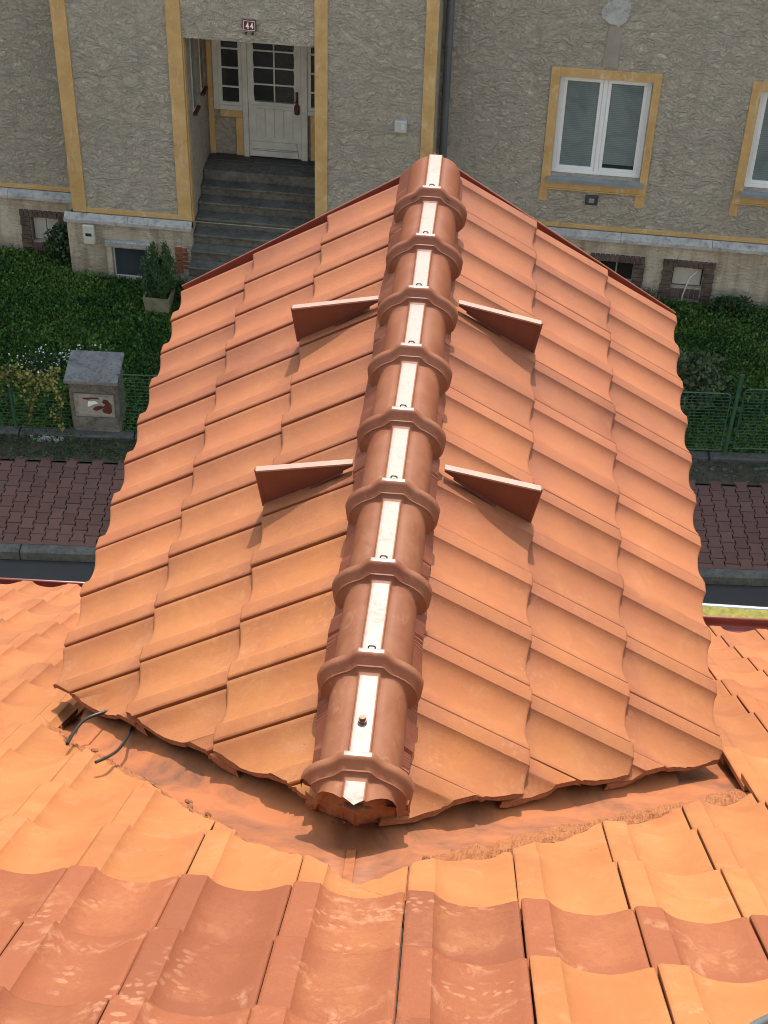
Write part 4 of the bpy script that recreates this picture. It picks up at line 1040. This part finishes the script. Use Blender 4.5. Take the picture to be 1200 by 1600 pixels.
# ------------------------------------------------------------------ plants
rng = np.random.default_rng(4)
def leaf_mesh(name, P, size, m, up=.5, aspect=.5, tri=False):
    n = len(P); size = np.asarray(size)*np.ones(n)
    d = rng.normal(size=(n, 3)); d[:, 2] = d[:, 2]*.7+up; d /= np.linalg.norm(d, axis=1)[:, None]
    q = rng.normal(size=(n, 3)); s_ = np.cross(d, q); s_ /= np.linalg.norm(s_, axis=1)[:, None]
    a = size[:, None]*d; b = size[:, None]*aspect*s_
    V = np.stack([P, P+a*.5+b, P+a, P+a*.5-b], 1).reshape(-1, 3); F = np.arange(4*n).reshape(n, 4)
    return fast_mesh(name, V, F, m)
def to_world(Q):       # street coords t,v,z -> world
    c, s_ = math.cos(SROT), math.sin(SROT); return np.stack([FO.x+Q[:, 0]*c-Q[:, 1]*s_, FO.y+Q[:, 0]*s_+Q[:, 1]*c, FO.z+Q[:, 2]], 1)
def in_front(Q):       # keep clear of house walls
    c, s_ = math.cos(SROT-FROT), math.sin(SROT-FROT); u = Q[:, 0]*c-Q[:, 1]*s_; s2 = Q[:, 0]*s_+Q[:, 1]*c
    lim = np.where(u < 0, S1-.12, np.where(u > 5.35, S2-.15, -.12)); stairs = (u > 1.75) & (u < 3.75) & (s2 > -1.25)
    return (s2 < lim) & ~stairs
def lawn(n, t0, t1, v0, v1, size, h, m, up):
    Q = np.stack([rng.uniform(t0, t1, n), rng.uniform(v0, v1, n), np.zeros(n)], 1)
    k = np.sin(Q[:, 0]*5.1+Q[:, 1]*3.3)+np.sin(Q[:, 0]*2.3-Q[:, 1]*6.1+1)+np.sin(Q[:, 0]*11+Q[:, 1]*9)*.6
    Q[:, 2] = rng.uniform(-.01, 1, n)*h*(.55+.25*(k+1.2).clip(0, 3)); Q = Q[in_front(Q)]
    return leaf_mesh('grass', to_world(Q), rng.uniform(.6, 1.5, len(Q))*size, m, up, .30)
for args in ((85000, -1.6, 2.6, FENCE_V+.05, 1.2, .045, .085, M['grass'], 1.1), (52000, 7.4, 10.8, FENCE_V+.05, 1.6, .045, .075, M['grass'], 1.1), (9000, 2.6, 7.4, FENCE_V+.05, 1.0, .05, .07, M['grass'], 1.1), (2600, -1.4, 2.0, PAVE_V, FENCE_V, .035, .05, M['leaf_dark'], .8), (700, 7.6, 10.2, PAVE_V+.05, FENCE_V, .03, .04, M['leaf_dark'], .8)):
    tag(link('grass', lawn(*args)), kind='stuff')
def plant(name, label, cat, uv, dims, n, size, m, up=.4, aspect=.5, twigs=10, taper=.0, group=None, flowers=0):
    t, v = street(*uv); rt_ = thing(name, label, cat, st_world(t, v), SROT, group)
    a, b, h = dims; z = rng.uniform(0, 1, n)**.8; ph = rng.uniform(0, 2*np.pi, n); r = np.sqrt(rng.uniform(.05, 1, n))
    lump = .75+.3*np.sin(ph*3+z*7)*np.sin(z*9+1); k = (1-taper*z)*np.sqrt(np.clip(1-(np.abs(z-.35)/.72)**2.2, .02, 1))*lump
    P = np.stack([a*r*k*np.cos(ph), b*r*k*np.sin(ph), h*z], 1)
    link('foliage', leaf_mesh('foliage', P, rng.uniform(.6, 1.3, n)*size, m, up, aspect), rt_)
    f = MB()
    for i in range(twigs):
        an = rnd.uniform(0, 6.28); l = rnd.uniform(.5, .95); f.tube([(0, 0, -.02), (a*.3*math.cos(an), b*.3*math.sin(an), h*l*.5), (a*.6*math.cos(an), b*.6*math.sin(an), h*l)], [.009, .006, .003], 4)
    f.build('stem', M['twig'], rt_)
    if flowers:
        ph = rng.uniform(0, 2*np.pi, flowers); r = np.sqrt(rng.uniform(0, 1, flowers)); P = np.stack([a*r*np.cos(ph), b*r*np.sin(ph), h*rng.uniform(.6, 1.1, flowers)], 1)
        link('flowers', leaf_mesh('flowers', P, .028, M['petal'], .2, .5), rt_)['kind'] = 'stuff'
    return rt_
plant('shrub', 'dark leafy shrub growing in the corner beside the brick framed basement window', 'shrub', (-.20, .20), (.30, .26, .62), 900, .055, M['leaf_dark'])
plant('wildflowers', 'clump of white wild flowers behind the vine covered fence', 'flowers', (.35, -2.75), (.45, .3, .40), 700, .05, M['leaf_dark'], .9, .25, 8, 0, None, 120)
plant('wildflowers', 'smaller clump of white wild flowers just left of the meter pillar top', 'flowers', (.95, -2.70), (.30, .26, .46), 420, .05, M['leaf_dark'], .9, .25, 6, 0, None, 75)
plant('weed', 'pale grassy weed tuft close beside the left dormer eave', 'plant', (2.05, -2.6), (.28, .3, .55), 500, .10, M['leaf_grey'], 1.4, .13, 6)
plant('shrub', 'grey green spreading shrub behind the right hand fence', 'shrub', (9.10, -1.95), (.62, .6, .70), 1900, .08, M['leaf_grey'], .5, .26, 12)
plant('shrub', 'low dark shrub against the plinth under the right basement window', 'shrub', (9.75, .38), (.5, .16, .28), 700, .05, M['leaf_dark'])
plant('weed', 'scrubby grey weeds under the dark open basement window', 'plant', (8.45, .40), (.4, .16, .26), 420, .05, M['leaf_grey'], .6, .3)
# conifer in a planter
pl = thing('planter', 'square cream concrete planter beside the house stairs', 'planter', on_house(1.50, -.78, 0), FROT)
f = MB(); w0, w1 = .19, .235
f.add([(-w0, -w0, -.03), (w0, -w0, -.03), (w0, w0, -.03), (-w0, w0, -.03), (-w1, -w1, .34), (w1, -w1, .34), (w1, w1, .34), (-w1, w1, .34), (-w1+.035, -w1+.035, .34), (w1-.035, -w1+.035, .34), (w1-.035, w1-.035, .34), (-w1+.035, w1-.035, .34), (-w1+.04, -w1+.04, .29), (w1-.04, -w1+.04, .29), (w1-.04, w1-.04, .29), (-w1+.04, w1-.04, .29)],
      [(3, 2, 1, 0)]+[(i, (i+1) % 4, (i+1) % 4+4, i+4) for i in range(4)]+[(i+4, (i+1) % 4+4, (i+1) % 4+8, i+8) for i in range(4)]+[(i+8, (i+1) % 4+8, (i+1) % 4+12, i+12) for i in range(4)])
f.build('pot', simple('cream_planter', (.22, .205, .125), .85, .35, 5), pl)
f = MB(); f.box(-.19, .19, -.19, .19, .24, .295); f.build('soil', M['soil'], pl)
pl.scale = (.84, .84, .84)
con = thing('conifer', 'bushy green dwarf conifer growing in the cream planter', 'conifer', on_house(1.50, -.78, .24), FROT)
f = MB(); f.tube([(0, 0, 0), (.01, 0, .35), (0, 0, .7)], [.025, .018, .006], 6); f.build('trunk', M['twig'], con)
n = 5200; z = rng.uniform(0, 1, n)**1.05; ph = rng.uniform(0, 2*np.pi, n)
lobe = .55+.50*np.abs(np.sin(ph*2.5+z*2.2+.6))*(.6+.5*np.abs(np.sin(z*11+ph*2))); rad = .28*np.clip(np.sin((z*.74+.18)*np.pi), 0, 1)**.7*lobe*np.sqrt(rng.uniform(.25, 1, n))
P = np.stack([rad*np.cos(ph)+.05*z, rad*np.sin(ph), .02+z*(.66+.16*np.sin(ph*2+1))], 1); link('foliage', leaf_mesh('foliage', P, rng.uniform(.03, .07, n), M['conifer'], 1.6, .16), con)
# vine on the left fence
vin = thing('climbing_vine', 'yellow green vine trailing over the left wire fence', 'vine', st_world(-.2, FENCE_V-.02), SROT)
P = []
for i in range(1500):
    t = rng.uniform(-1.2, .80); P.append((t, rng.normal(0, .05), .90+rng.normal(0, .07)+.05*math.sin(t*9)))
f = MB()
for t, l in ((-.62, .55), (-.48, .85), (.36, .75), (.42, .5), (.78, .85), (.72, .7), (-.9, .7), (.0, .35)):
    pts = [(t+.05*math.sin(k*1.3+t*5), -.03, .95-l*k/7) for k in range(8)]; f.tube(pts, .004, 4)
    for k in range(int(70*l)): 
        q = rng.uniform(0, 1); P.append((t+.05*math.sin(q*9+t*5)+rng.normal(0, .03), -.035+rng.normal(0, .02), .95-l*q))
link('leaves', leaf_mesh('leaves', np.array(P), rng.uniform(.025, .055, len(P)), M['vine'], -.2, .5), vin); f.build('stem', M['twig'], vin)
# pale rubble at the pillar foot
f = MB()
for i in range(34):
    t, v = street(.72+rnd.uniform(-.22, .2), -4.02+rnd.uniform(-.10, .07)); a = rnd.uniform(.02, .055); x, y, z = st_world(t, v); f.box(x, x+a, y, y+a*.8, z-.01, z+a*.8, bev=a*.2)
tag(f.build('rubble', M['cloddy']), kind='stuff')
